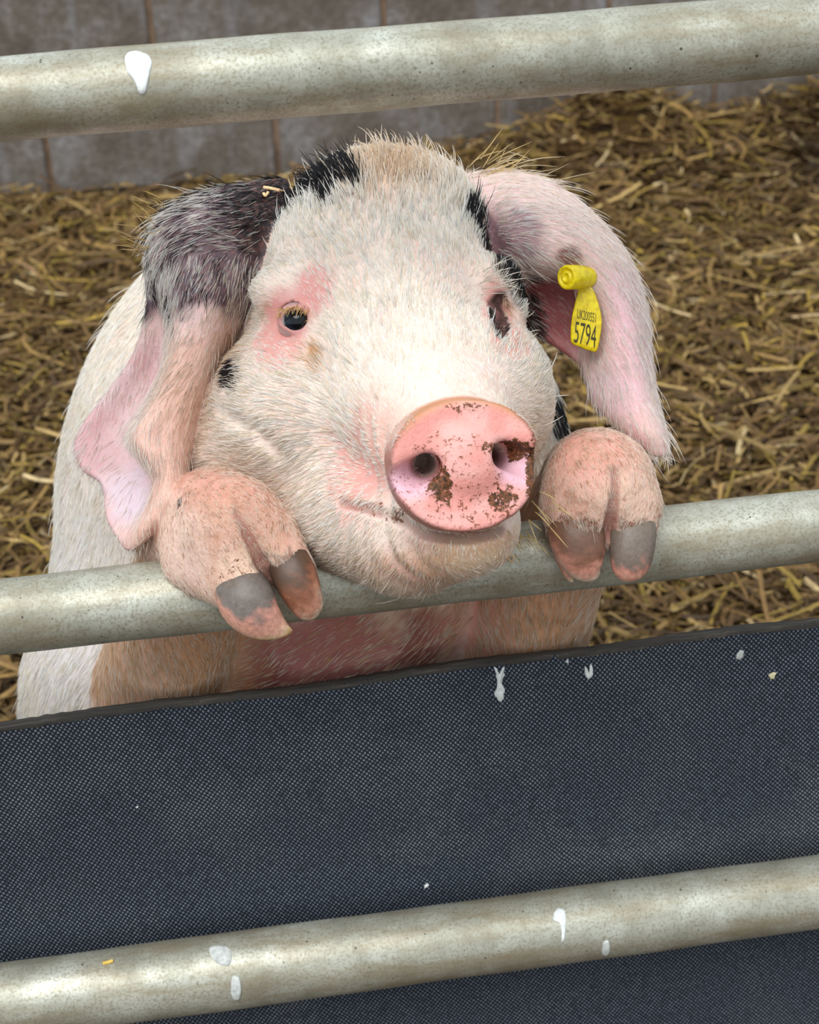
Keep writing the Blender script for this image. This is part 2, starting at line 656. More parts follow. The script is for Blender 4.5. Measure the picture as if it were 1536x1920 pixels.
def local(P, f, lo, hi, fn):
    """apply fn(points, values) only inside a box (lo..hi in the pig's frame)"""
    m = np.nonzero(((P > np.array(lo, np.float32)) & (P < np.array(hi, np.float32))).all(1))[0]
    if len(m):
        f[m] = fn(P[m], f[m])
    return f


def disc_frame():
    n = np.array([0.20, 0.03, 0.98]); n /= np.linalg.norm(n)
    a = np.array([0.985, -0.10, 0.0]); a -= n * (a @ n); a /= np.linalg.norm(a)
    b = np.cross(n, a)
    return V(866, 872, 400), a, b, n


DC, DA, DB, DN = disc_frame()


def disc_xy(P):
    q = P - DC
    return q @ DA, q @ DB, q @ DN


def f_snoutdisc(P):
    a, b, c = disc_xy(P)
    ra = 116 - 0.07 * b
    aa = a / ra
    bb = b / np.where(b > 0, 102, 98)
    e = (np.abs(aa) ** 2.25 + np.abs(bb) ** 2.25) ** (1 / 2.25)
    d2 = (e - 1) * 100
    # gently dished face
    dc = np.abs(c + 4 - 4 * e * e) - 27
    return np.sqrt(np.maximum(d2, 0) ** 2 + np.maximum(dc, 0) ** 2) + np.minimum(np.maximum(d2, dc), 0) - 8


def f_head0(P):
    f = ell(P, V(716, 565, -60), (224, 280, 240))
    f = smin(f, ell(P, V(725, 425, -100), (185, 128, 170)), 60)
    f = smin(f, chain(P, [(V(728, 590, 70), 172), (V(792, 745, 205), 158), (V(858, 860, 350), 106)]), 60)
    f = smin(f, ell(P, V(575, 770, 0), (182, 170, 205)), 80)
    f = smin(f, ell(P, V(892, 748, 70), (142, 165, 195)), 60)
    f = smin(f, chain(P, [(V(640, 900, -10), 175), (V(768, 980, 185), 130), (V(868, 978, 298), 98)]), 45)
    f = smin(f, ell(P, V(470, 850, -120), (180, 150, 170)), 70)
    # brows
    f = smin(f, ell(P, V(545, 545, 95), (70, 45, 55)), 50)
    f = smin(f, ell(P, V(918, 522, 90), (52, 40, 56)), 40)
    f = smin(f, ell(P, V(962, 582, 50), (24, 52, 60)), 16)
    return f


def f_foot(P):
    f = np.full(len(P), 150.0, np.float32)
    f = local(P, f, (-560, -160, -260), (-110, 280, 420), lambda p, q: f_footL(p))
    return local(P, f, (180, -260, -360), (560, 200, 330), lambda p, q: np.minimum(q, f_footR(p)))


def f_footL(P, raw=False):
    L = chain(P, [(V(368, 1005, -75), 104), (V(398, 975, 60), 98), (V(437, 992, 140), 98)])
    L = smin(L, cone(P, V(372, 1050, 100), V(420, 1085, 150), 66, 50), 40)
    tl = chain(P, [(V(447, 1035, 160), 66), (V(462, 1106, 178), 50)])
    tr = chain(P, [(V(508, 1015, 155), 56), (V(548, 1068, 172), 41)])
    L = smin(smin(L, tl, 26), tr, 26)
    return L if raw else smax(L, -chain(P, CLEFT_L), 12)


def f_footR(P, raw=False):
    Rf = chain(P, [(V(1108, 925, -175), 102), (V(1118, 905, -20), 104), (V(1124, 912, 75), 104)])
    tl = chain(P, [(V(1078, 955, 92), 62), (V(1084, 1005, 108), 52)])
    tr = chain(P, [(V(1184, 955, 88), 56), (V(1185, 1000, 102), 44)])
    Rf = smin(smin(Rf, tl, 26), tr, 26)
    return Rf if raw else smax(Rf, -chain(P, CLEFT_R), 12)


def f_leg(P):
    f = np.full(len(P), 150.0, np.float32)
    return local(P, f, (-800, -200, -1200), (600, 1100, 250), lambda p, q: f_leg0(p))


def f_leg0(P):
    L = chain(P, [(V(368, 1005, -75), 100), (V(338, 1170, -275), 122), (V(302, 1290, -435), 142), (V(290, 1480, -660), 165), (V(420, 1500, -860), 210)])
    Rg = chain(P, [(V(1108, 925, -175), 98), (V(1018, 1075, -335), 124), (V(950, 1210, -545), 172), (V(910, 1450, -760), 185), (V(800, 1480, -900), 210)])
    return np.minimum(L, Rg)


HIP = np.array([-130.0, -330.0, -2120.0])


def f_body(P):
    f = ell(P, V(592, 965, -760), (588, 730, 380))
    f = smin(f, ell(P, V(385, 1330, -720), (420, 440, 380)), 120)
    f = smin(f, cone(P, V(600, 960, -650), HIP, 490, 455), 150)
    f = smin(f, cone(P, V(690, 640, -240), V(630, 860, -560), 285, 400), 120)
    f = smin(f, cone(P, V(690, 850, -150), V(630, 1110, -650), 205, 200), 70)
    f = smin(f, ell(P, V(620, 1200, -690), (205, 200, 190)), 50)
    f = smax(f, -cone(P, V(470, 1180, -470), V(466, 1330, -520), 72, 100), 30)
    f = smax(f, -cone(P, V(806, 1120, -480), V(820, 1300, -540), 66, 95), 30)
    return local(P, f, (-3000, -3000, -4000), (3000, 3000, -1100), f_hind)


def f_hind(P, f):
    # hind legs down to the floor
    for sx in (-1, 1):
        hip = HIP + np.array([sx * 230, 120, 60])
        def at(x, y, z):
            w = np.array([x, y, z]); return (w - M0) / UNIT @ FRAME.T
        hw = Wd(hip)
        knee = at(hw[0] + sx * 0.01, hw[1] - 0.12, hw[2] * 0.62)
        hock = at(hw[0] + sx * 0.01, hw[1] + 0.06, hw[2] * 0.36)
        foot = at(hw[0] + sx * 0.01, hw[1] + 0.0, 0.075)
        f = smin(f, chain(P, [(hip, 330), (knee, 190), (hock, 105), (foot, 78)], 40), 90)
    return f


def c_nostril(P, f):
    for (a, b, da) in ((-62, -4, -1), (64, -10, 1)):
        p0 = DC + DA * a + DB * b + DN * 34
        p1 = DC + DA * (a - da * 20) + DB * (b - 10) - DN * 130
        f = smax(f, -cone(P, p0, p1, 21, 15), 16)
        # the outer funnel
        q0 = DC + DA * (a + da * 46) + DB * (b + 20) + DN * 42
        q1 = DC + DA * (a + da * 2) + DB * (b - 2) - DN * 6
        f = smax(f, -cone(P, q0, q1, 24, 19), 22)
    return f


def f_headcarve(P, f):
    f = local(P, f, DC - 190, DC + 190, c_nostril)
    f = local(P, f, np.min([m[0] for m in MOUTH], 0) - 50, np.max([m[0] for m in MOUTH], 0) + 50, lambda p, q: smax(q, -chain(p, MOUTH), 14))
    for c, r in EYES[:1]:
        f = local(P, f, c - r * 2, c + r * 2, lambda p, q: np.maximum(q, -ell(p, c, (r, r * 0.98, r))))
    return f


def f_head(P):
    f = f_head0(P)
    # wrinkles behind the disc (on the left side and top of the snout)
    a, b, c = disc_xy(P)
    rad = np.sqrt(a * a + b * b)
    m = np.exp(-((c + 80) / 50) ** 2) * np.clip((-30 - a) / 90, 0, 1) * np.clip((b + 120) / 80, 0.25, 1)
    f = f + 5.0 * np.sin(c / 6.0 + b * 0.01) * m
    f = smin(f, f_snoutdisc(P), 9)
    return f


def surf0(u, v, fn, d0=480, d1=-700, n=1200):
    d = np.linspace(d0, d1, n)
    P = np.stack([(u - 768) * (1 - d / FPX), (v - 960) * (1 - d / FPX), d], -1).astype(np.float32)
    f = fn(P)
    i = np.argmax(f < 0)
    return d[i]


MOUTH = []
for (u, v), r in zip([(640, 942), (690, 952), (740, 968), (795, 1002), (868, 1012), (940, 998), (980, 960)], (3, 5, 6, 7, 7, 6, 5)):
    MOUTH.append((V(u, v, surf0(u, v, f_head) + 2), r))
EYES = []
ER = 35.5
for u, v, back in ((560, 602, 22), (898, 600, 105)):
    EYES.append((V(u, v, surf0(u, v, f_head) - back), ER + 0.7))
CLEFT_L = [(V(u, v, surf0(u, v, lambda p: f_footL(p, True)) + k), r) for u, v, k, r in ((442, 960, 1, 3), (457, 990, -2, 6), (478, 1032, -4, 9), (500, 1072, -8, 14), (516, 1112, -14, 19))]
CLEFT_R = [(V(u, v, surf0(u, v, lambda p: f_footR(p, True)) + k), r) for u, v, k, r in ((1153, 880, 1, 3), (1154, 920, -2, 6), (1149, 955, -4, 9), (1140, 1000, -8, 12), (1134, 1050, -14, 13))]
CREASE = [(V(u, v, surf0(u, v, f_head) + 6), r) for u, v, r in ((410, 772, 4), (470, 806, 9), (520, 846, 4))]
SLIT = [(V(u, v, surf0(u, v, f_head) + 1), r) for u, v, r in ((936, 562, 5), (933, 580, 12), (936, 602, 13), (938, 626, 5))]
# lids: two soft arcs round each opening
LIDS = []
for (c, r), sgn in zip(EYES, (1, -1)):
    up, lo = [], []
    for t_ in np.linspace(-1, 1, 9):
        x = 30 * t_
        zz = math.sqrt(max(40 ** 2 - x * x, 0)) * 0.66
        up.append((c + np.array([x, -19 * math.sqrt(1 - 0.9 * t_ * t_) + 2 * t_, zz + 5]), 8.0))
        lo.append((c + np.array([x, 20 * math.sqrt(1 - 0.9 * t_ * t_) + 2 * t_, zz + 3]), 7.5))
    LIDS.append((up, lo))


def f_face(P):
    f = f_headcarve(P, f_head(P))
    f = local(P, f, CREASE[1][0] - 160, CREASE[1][0] + 160, lambda p, q: smax(q, -chain(p, CREASE), 30))
    c = EYES[1][0]
    f = local(P, f, c - 110, c + 110, lambda p, q: smax(q, -chain(p, SLIT), 10))
    for (up, lo), (c, r) in zip(LIDS[:1], EYES[:1]):
        f = local(P, f, c - 75, c + 75, lambda p, q: smin(smin(q, chain(p, up), 9), chain(p, lo), 9))
    return f


def f_gate(P):
    """signed distance-like field of what the gate occupies (middle rail, rubber sheet)"""
    w = M0 + UNIT * (P.astype(np.float32) @ FRAME.astype(np.float32))
    box = np.maximum(w[:, 1] - 0.047, w[:, 2] - (zt + 0.001)) / UNIT
    tube = (np.sqrt(w[:, 1] ** 2 + (w[:, 2] - RAILZ) ** 2) - 0.0244) / UNIT
    return box, tube


def f_all(P):
    f = f_pig(P)
    box, tube = f_gate(P)
    return smax(smax(f, -box, 14), -tube, 8)


def f_pig(P):
    b = f_body(P)
    return local(P, b, (-900, -900, -1200), (900, 1100, 700), f_front)


def f_front(P, b):
    h = f_face(P)
    lg = f_leg(P)
    ft = f_foot(P)
    f = smin(h, b, 60)
    g = smin(lg, ft, 25)
    f2 = smin(b, lg, 22)
    return np.minimum(np.minimum(f, f2), np.minimum(g, smin(h, lg, 20)))


# ---- ears: curved sheets given by control grids (rows root -> tip)
def cr(G, n):
    """Catmull-Rom along axis 0"""
    G = np.asarray(G, float)
    m = len(G)
    t_ = np.linspace(0, m - 1, n)
    i = np.clip(t_.astype(int), 0, m - 2)
    s = (t_ - i).reshape((-1,) + (1,) * (G.ndim - 1))
    g = lambda k: G[np.clip(k, 0, m - 1)]
    a, b, c, d = g(i - 1), g(i), g(i + 1), g(i + 2)
    return 0.5 * (2 * b + (c - a) * s + (2 * a - 5 * b + 4 * c - d) * s ** 2 + (3 * b - a - 3 * c + d) * s ** 3)


def sheet_pts(rows, nr, nc, r):
    G = np.array([[V(*p) for p in row] for row in rows])
    G = cr(G, nr)
    G = cr(np.swapaxes(G, 0, 1), nc)
    G = np.swapaxes(G, 0, 1)
    rr = np.full(G.shape[:2], float(r))
    rr *= np.linspace(1.35, 0.8, nr)[:, None]
    return G.reshape(-1, 3), rr.ravel()


EAR_L = [  # image-left ear: columns from its rear edge over the rolled front ridge to the cheek side
    [(318, 398, -210), (345, 380, -190), (385, 366, -170), (430, 358, -160), (480, 350, -160), (530, 345, -150)],
    [(286, 440, -160), (305, 430, -90), (350, 420, -40), (405, 412, -30), (460, 412, -50), (530, 425, -90)],
    [(283, 520, -130), (298, 520, -70), (342, 515, 10), (392, 510, 20), (440, 512, 0), (495, 525, -60)],
    [(284, 575, -125), (318, 588, -100), (338, 590, 35), (382, 590, 42), (418, 585, 10), (455, 585, -60)],
    [(262, 660, -150), (312, 668, -140), (326, 670, 48), (362, 668, 62), (392, 665, 30), (415, 660, -40)],
    [(212, 735, -165), (284, 745, -155), (297, 745, 58), (336, 745, 74), (368, 742, 45), (398, 735, -30)],
    [(152, 820, -160), (244, 818, -150), (256, 816, 78), (302, 820, 90), (343, 818, 60), (372, 805, -15)],
    [(158, 872, -130), (262, 858, -110), (274, 854, 85), (305, 860, 98), (333, 858, 75), (352, 850, 20)],
    [(198, 905, -80), (284, 900, -50), (296, 897, 62), (312, 900, 98), (328, 905, 88), (338, 900, 50)],
    [(206, 965, -50), (270, 958, -20), (286, 950, 60), (303, 948, 95), (320, 950, 86), (328, 950, 60)],
    [(224, 1002, -15), (242, 1004, 5), (256, 1000, 35), (274, 990, 70), (290, 982, 68), (302, 974, 58)],
    [(238, 1024, 0), (243, 1026, 8), (249, 1025, 22), (258, 1018, 38), (266, 1012, 44), (274, 1005, 44)],
]
EAR_R = [  # image-right ear, hood and hanging flap: columns from the outer (upper/right) edge to the inner edge
    [(880, 338, -190), (885, 365, -110), (898, 400, -50), (915, 440, -20), (935, 485, -10), (955, 525, -40)],
    [(945, 330, -190), (948, 355, -90), (955, 395, -5), (968, 440, 25), (985, 480, 15), (1000, 508, -30)],
    [(1030, 352, -180), (1028, 375, -90), (1025, 410, 0), (1030, 450, 35), (1040, 485, 25), (1050, 505, -25)],
    [(1110, 412, -170), (1102, 425, -90), (1090, 448, 0), (1082, 472, 30), (1080, 495, 25), (1078, 515, -10)],
    [(1172, 490, -150), (1162, 495, -80), (1145, 505, -5), (1125, 520, 20), (1105, 535, 5), (1090, 548, -30)],
    [(1205, 580, -130), (1196, 582, -70), (1176, 588, -5), (1150, 595, 0), (1120, 602, -30), (1098, 612, -70)],
    [(1214, 670, -110), (1206, 672, -55), (1188, 675, 0), (1160, 680, 0), (1130, 685, -30), (1102, 690, -70)],
    [(1226, 750, -80), (1220, 752, -35), (1204, 752, 5), (1176, 752, 5), (1142, 752, -20), (1118, 748, -50)],
    [(1242, 815, -40), (1240, 818, -15), (1228, 815, 10), (1205, 808, 10), (1182, 800, -5), (1165, 792, -20)],
    [(1246, 846, -20), (1243, 848, -10), (1236, 848, 0), (1228, 846, 0), (1222, 843, -5), (1216, 838, -10)],
]
EAR_RB = [  # back wall of the right ear's cup
    [(985, 480, -110), (990, 540, -120), (995, 580, -120), (1000, 612, -110)],
    [(1030, 480, -120), (1035, 540, -135), (1040, 590, -130), (1045, 640, -110)],
    [(1075, 500, -110), (1080, 560, -125), (1085, 620, -115), (1085, 672, -95)],
    [(1120, 530, -90), (1125, 590, -90), (1125, 650, -80), (1118, 710, -65)],
]
EAR_SETS = [(sheet_pts(EAR_L, 170, 110, 9.5), 'L'), (sheet_pts(EAR_R, 170, 110, 10.5), 'R'), (sheet_pts(EAR_RB, 60, 60, 10), 'R')]

# ---- rectilinear grid
h = 5.0
gxs = np.arange(-860, 540, h)
gys = np.arange(-760, 1010, h)
gz1 = np.arange(480, -420, -h)
gz = [gz1[-1]]
st_ = h
while gz[-1] > -2800:
    st_ = min(st_ * 1.06, 26)
    gz.append(gz[-1] - st_)
gds = np.concatenate([gz1, gz[1:]])[::-1].copy()
nxg, nyg, ndg = len(gxs), len(gys), len(gds)


def coarse_idx(n, step=4):
    i = np.arange(0, n, step)
    return i


ci, cj, ck = coarse_idx(nxg), coarse_idx(nyg), coarse_idx(ndg)


def grid_pts(xs, ys, ds):
    a, b, c = np.meshgrid(xs, ys, ds, indexing='ij')
    return np.stack([a.ravel(), b.ravel(), c.ravel()], -1).astype(np.float32)


def feval(P, fn, chunk=400000):
    return np.concatenate([fn(P[i:i + chunk]) for i in range(0, len(P), chunk)]) if len(P) else np.zeros(0)


off = 1.5
Pc = grid_pts(gxs[ci] + off * h, gys[cj] + off * h, np.interp(ck + off, np.arange(ndg), gds))
fc = feval(Pc, f_all).reshape(len(ci), len(cj), len(ck)).astype(np.float32)
Fd = np.repeat(np.repeat(np.repeat(fc, 4, 0)[:nxg], 4, 1)[:, :nyg], 4, 2)[:, :, :ndg].copy()
cell = np.interp(ck + 4, np.arange(ndg), gds) - np.interp(ck, np.arange(ndg), gds)
band = np.abs(fc) < (np.sqrt(2 * (4 * h) ** 2 + cell ** 2) * 0.5 + 8)[None, None, :]
B = np.repeat(np.repeat(np.repeat(band, 4, 0)[:nxg], 4, 1)[:, :nyg], 4, 2)[:, :, :ndg]
ii, jj, kk = np.nonzero(B)
Pf = np.stack([gxs[ii], gys[jj], gds[kk]], -1).astype(np.float32)
Fd[ii, jj, kk] = feval(Pf, f_all)
del Pf, B

# ---- splat the ears
EARF = np.full(Fd.shape, 60.0, np.float32)
for (pts, rad), side in EAR_SETS:
    bi = np.round((pts[:, 0] - gxs[0]) / h).astype(int)
    bj = np.round((pts[:, 1] - gys[0]) / h).astype(int)
    bk = np.clip(np.searchsorted(gds, pts[:, 2]), 1, ndg - 2)
    R_ = int(math.ceil(26 / h))
    for da in range(-R_, R_ + 1):
        for db in range(-R_, R_ + 1):
            for dd in range(-R_, R_ + 1):
                if da * da + db * db + dd * dd > (R_ + 1) ** 2: continue
                a, b, c = np.clip(bi + da, 0, nxg - 1), np.clip(bj + db, 0, nyg - 1), np.clip(bk + dd, 0, ndg - 1)
                q = np.sqrt((gxs[a] - pts[:, 0]) ** 2 + (gys[b] - pts[:, 1]) ** 2 + (gds[c] - pts[:, 2]) ** 2) - rad
                np.minimum.at(EARF, (a, b, c), q.astype(np.float32))
near = EARF < 50
kq = np.where(np.broadcast_to(gys[None, :, None] < -430, Fd.shape)[near], 20.0, 4.0)
Fd[near] = smin(Fd[near], EARF[near], kq)


# ---- surface nets on the rectilinear grid
def surface_nets(Fv, xs, ys, ds):
    S = Fv < 0
    nx_, ny_, nd_ = S.shape
    c = np.zeros((nx_ - 1, ny_ - 1, nd_ - 1), np.int8)
    for a in (0, 1):
        for b in (0, 1):
            for e in (0, 1):
                c += S[a:nx_ - 1 + a, b:ny_ - 1 + b, e:nd_ - 1 + e]
    act = (c > 0) & (c < 8)
    I, J, K = np.nonzero(act)
    idx = np.full(act.shape, -1, np.int32)
    idx[I, J, K] = np.arange(len(I))
    acc = np.zeros((len(I), 3)); cnt = np.zeros(len(I))
    corners = [(a, b, e) for a in (0, 1) for b in (0, 1) for e in (0, 1)]
    for p in corners:
        for ax in range(3):
            if p[ax]: continue
            q = list(p); q[ax] = 1
            f0 = Fv[I + p[0], J + p[1], K + p[2]]; f1 = Fv[I + q[0], J + q[1], K + q[2]]
            m = (f0 < 0) != (f1 < 0)
            t_ = np.where(m, f0 / (f0 - f1 + 1e-12), 0)
            co = np.stack([I + p[0], J + p[1], K + p[2]], -1).astype(float)
            co[:, ax] += t_
            acc[m] += co[m]; cnt[m] += 1
    co = acc / cnt[:, None]
    Vx = np.stack([np.interp(co[:, 0], np.arange(nx_), xs), np.interp(co[:, 1], np.arange(ny_), ys), np.interp(co[:, 2], np.arange(nd_), ds)], -1)
    quads = []
    # edges along x
    for ax in range(3):
        sl0 = [slice(None)] * 3; sl1 = [slice(None)] * 3
        sl0[ax] = slice(0, -1); sl1[ax] = slice(1, None)
        A, Bv = S[tuple(sl0)], S[tuple(sl1)]
        e = np.nonzero(A != Bv)
        o1, o2 = [a for a in range(3) if a != ax]
        ok = (e[o1] > 0) & (e[o2] > 0) & (e[o1] < act.shape[o1]) & (e[o2] < act.shape[o2])
        e = [x[ok] for x in e]
        flip = A[tuple(e)]
        def at(d1, d2):
            q = list(e); q[o1] = q[o1] - d1; q[o2] = q[o2] - d2
            return idx[tuple(q)]
        q = np.stack([at(1, 1), at(0, 1), at(0, 0), at(1, 0)], -1)
        if ax == 1: flip = ~flip
        q[~flip] = q[~flip][:, ::-1]
        quads.append(q)
    Q = np.concatenate(quads)
    return Vx, Q[(Q >= 0).all(1)]


PV, PQ = surface_nets(Fd, gxs, gys, gds)




def smooth_verts(Vx, Q, it, lam):
    n = len(Vx)
    E_ = np.concatenate([Q[:, [0, 1]], Q[:, [1, 2]], Q[:, [2, 3]], Q[:, [3, 0]]])
    deg = np.bincount(E_.ravel(), minlength=n).astype(float)
    for l in [lam, -lam * 1.02] * it if it > 0 else []:
        acc = np.zeros_like(Vx)
        for ax in range(3):
            acc[:, ax] = np.bincount(E_[:, 0], Vx[E_[:, 1], ax], n) + np.bincount(E_[:, 1], Vx[E_[:, 0], ax], n)
        Vx = Vx + l * (acc / np.maximum(deg, 1)[:, None] - Vx)
    return Vx


PV = smooth_verts(PV, PQ, 3, 0.55)
# keep only the largest connected piece's orientation right: normals must point out
fn_ = np.cross(PV[PQ[:, 2]] - PV[PQ[:, 0]], PV[PQ[:, 3]] - PV[PQ[:, 1]])
PN = np.zeros_like(PV)
for c_ in range(4):
    for ax in range(3):
        PN[:, ax] += np.bincount(PQ[:, c_], fn_[:, ax], len(PV))
PN /= np.linalg.norm(PN, axis=1, keepdims=True) + 1e-9
# test orientation with the field
ti = rng.integers(0, len(PV), 4000)
tp = PV[ti] + PN[ti] * h * 1.2


def fgrid(P, G=None):
    G = Fd if G is None else G
    fi = np.clip((P[:, 0] - gxs[0]) / h, 0, nxg - 1.001)
    fj = np.clip((P[:, 1] - gys[0]) / h, 0, nyg - 1.001)
    fk = np.clip(np.interp(P[:, 2], gds, np.arange(ndg)), 0, ndg - 1.001)
    i, j, k = fi.astype(int), fj.astype(int), fk.astype(int)
    x, y, z = fi - i, fj - j, fk - k
    o = 0
    for a in (0, 1):
        for b in (0, 1):
            for c in (0, 1):
                o = o + (x if a else 1 - x) * (y if b else 1 - y) * (z if c else 1 - z) * G[i + a, j + b, k + c]
    return o


if (fgrid(tp) < 0).mean() > 0.5:
    PQ = PQ[:, ::-1].copy(); PN = -PN


def surf(u, v):
    d = np.linspace(478, -1200, 1600)
    P = np.stack([(u - 768) * (1 - d / FPX), (v - 960) * (1 - d / FPX), d], -1)
    f = fgrid(P)
    i = np.argmax(f < 0)
    return float(d[i]) if f[i] < 0 else -600.0


# ---- value noise
_lat = rng.random((32, 32, 32)).astype(np.float32)


def vnoise(P, scale, seed=0):
    q = P / scale + seed * 7.31
    i = np.floor(q).astype(int); f = q - i
    f = f * f * (3 - 2 * f)
    o = 0
    for a in (0, 1):
        for b in (0, 1):
            for c in (0, 1):
                o = o + (f[:, 0] if a else 1 - f[:, 0]) * (f[:, 1] if b else 1 - f[:, 1]) * (f[:, 2] if c else 1 - f[:, 2]) * _lat[(i[:, 0] + a) % 32, (i[:, 1] + b) % 32, (i[:, 2] + c) % 32]
    return o


def sst(a, b, x):
    t_ = np.clip((x - a) / (b - a), 0, 1)
    return t_ * t_ * (3 - 2 * t_)


# ---- regions
PVf = PV.astype(np.float32)
r_face = feval(PVf, f_face)
r_body = feval(PVf, f_body)
r_leg = feval(PVf, f_leg)
r_foot = feval(PVf, f_foot)
r_disc = feval(PVf, f_snoutdisc)
r_ear = fgrid(PV, EARF)
reg = np.argmin(np.stack([r_face, r_body, r_leg, r_foot, r_ear]), 0)      # 0 face 1 body 2 leg 3 foot 4 ear

# ---- pigment, dirt and painted-in shade of the skin (per vertex)
def blob(P, u, v, ru, rv, rd=None, d=None, noise=0.25, ns=38, soft=0.35, seed=1):
    d = surf(u, v) if d is None else d
    c = V(u, v, d)
    rd = rd or max(ru, rv) * 1.6
    q = (P - c) / np.array([ru, rv, rd])
    e = np.sqrt((q * q).sum(1))
    out = np.zeros(len(P))
    m = np.nonzero(e < 1 + soft + 1.5 * noise)[0]
    Pm = P[m]
    e = e[m] + noise * 2 * (vnoise(Pm, ns, seed) - 0.5) + noise * (vnoise(Pm, ns * 0.35, seed + 3) - 0.5)
    out[m] = 1 - sst(1 - soft, 1 + soft, e)
    return out


def paint(P, reg, N):
    n = len(P)
    col = np.zeros((n, 3))
    base = {0: (238, 216, 203), 1: (232, 216, 200), 2: (222, 178, 150), 3: (226, 184, 166), 4: (230, 196, 192)}
    for k, c in base.items():
        col[reg == k] = s2l(c)

    def put(w, c, amt=1.0):
        m = np.nonzero(w > 0)[0]
        w = (np.clip(w[m], 0, 1) * amt)[:, None]
        col[m] = col[m] * (1 - w) + s2l(c) * w

    notear = (reg != 4)
    ear = (reg == 4)
    # mottling
    put(sst(0.5, 0.8, vnoise(P, 60, 2)), (230, 182, 168), 0.35)
    put(sst(0.55, 0.8, vnoise(P, 150, 5)) * (reg == 1), (226, 200, 150), 0.4)
    # eye surrounds
    put(blob(P, 565, 600, 78, 62, 90), (226, 158, 152))
    put(blob(P, 590, 545, 42, 48, 90), (226, 156, 150), 0.9)
    put(blob(P, 520, 650, 50, 45, 90), (226, 154, 146), 0.9)
    put(blob(P, 930, 590, 28, 60, 120), (226, 156, 148), 0.9)
    put(blob(P, 960, 640, 42, 34, 110), (226, 156, 142), 0.9)
    put(blob(P, 590, 668, 16, 26, 60, soft=0.5), (198, 138, 72), 0.8)
    # snout side and lips
    put(blob(P, 672, 880, 62, 90, 120, soft=0.5), (226, 152, 144), 0.8)
    put(blob(P, 700, 800, 60, 60, 100, soft=0.6), (228, 176, 160), 0.6)
    put(blob(P, 870, 1015, 110, 22, 80, soft=0.5), (176, 130, 120), 0.8)
    put(blob(P, 800, 1075, 80, 40, 120, soft=0.6), (230, 172, 152), 0.7)
    put(blob(P, 900, 1050, 90, 40, 160, soft=0.6), (206, 170, 120), 0.6)
    put(blob(P, 735, 300, 110, 60, 150, soft=0.6), (222, 180, 140), 0.7)
    # disc
    a, b, c = disc_xy(P)
    e = np.sqrt((a / 127) ** 2 + (b / 110) ** 2)
    dm = sst(-34, -14, c) * (1 - sst(1.0, 1.06, e)) * notear
    put(dm, (234, 158, 148))
    put(dm * sst(0.35, 0.7, vnoise(P, 26, 8)), (238, 178, 170), 0.8)
    for s_ in (-1, 1):
        q = np.sqrt(((a - s_ * 92) / 48) ** 2 + ((b - 16) / 34) ** 2)
        put(dm * (1 - sst(0.5, 1.2, q)), (228, 184, 200), 0.85)
        q = np.sqrt(((a - s_ * 60) / 32) ** 2 + ((b + 5) / 28) ** 2)
        put((1 - sst(0.3, 1.0, q)) * sst(-90, -60, c) * sst(14, -6, c) * notear, (96, 56, 66), 0.95)  # nostril insides darkened, the shade of the holes put into the colour
    put(dm * sst(0.955, 1.0, e), (120, 74, 52), 0.7)
    put(dm * sst(0.86, 1.0, e) * sst(-40, -90, b), (206, 150, 96), 0.6)
    # black pigment
    put(blob(P, 588, 335, 104, 66, 200, noise=.25) * notear, (22, 22, 26))
    put(blob(P, 520, 385, 70, 52, 190, noise=.3) * notear, (30, 26, 28))
    put(blob(P, 545, 350, 60, 50, 150, noise=.3), (26, 24, 27))
    put(blob(P, 640, 335, 34, 50, 90, noise=.5) * notear, (34, 32, 32), 0.7)
    for u_, v_ in ((888, 395), (905, 425), (925, 458), (948, 492), (968, 522), (985, 550)):
        put(blob(P, u_, v_, 24, 30, 70, noise=.25), (24, 22, 24), 0.95)
    put(blob(P, 1000, 575, 20, 50, 130, noise=.2), (30, 18, 20), 0.9)
    put(blob(P, 1060, 760, 46, 80, 200, noise=.2) * (reg != 3) * notear, (20, 20, 20))
    put(blob(P, 945, 490, 36, 60, 80, d=-50, noise=.3), (26, 24, 26), 0.95)
    put(blob(P, 990, 560, 34, 70, 120, d=-110, noise=.2), (22, 20, 22))
    put(blob(P, 433, 700, 20, 34, 90, noise=.4), (26, 26, 26))
    put(blob(P, 1060, 750, 46, 90, 170, d=-190, noise=.2), (20, 20, 20))
    # left ear: dark cap, pink below
    L = ear & (P[:, 0] < -100)
    vv = P[:, 1] / (1 - P[:, 2] / FPX) + 960
    uu = P[:, 0] / (1 - P[:, 2] / FPX) + 768
    edge = 600 + 46 * (vnoise(P, 60, 4) - 0.5) + 22 * (vnoise(P, 18, 6) - 0.5) - 0.15 * (uu - 330)
    w = sst(18, -18, vv - edge) * L
    put(w, (88, 70, 78))
    put(w * sst(0.5, 0.72, vnoise(P, 34, 9)), (124, 104, 110), 0.8)
    put(w * sst(0.55, 0.8, vnoise(P, 55, 11)), (56, 42, 42), 0.8)
    put(L * sst(470, 410, vv) * sst(390, 460, uu), (26, 23, 26), 0.95)
    put(L * sst(520, 440, vv) * sst(430, 500, uu), (40, 30, 32), 0.8)
    sp = L * sst(0.62, 0.72, vnoise(P, 11, 13)) * np.exp(-((vv - 660) / 60) ** 2 - ((uu - 312 + (vv - 660) * .5) / 22) ** 2)
    put(sp * 1.6, (86, 72, 78))
    ridge = L * sst(-20, 60, P[:, 2]) * sst(600, 660, vv)
    put(ridge, (230, 186, 168), 0.85)
    put(L * sst(0, -80, P[:, 2]) * sst(600, 660, vv), (220, 188, 192), 0.8)
    put(L * sst(0, -60, P[:, 2]) * sst(600, 660, vv) * sst(0.5, 0.75, vnoise(P, 40, 15)), (214, 160, 164), 0.6)
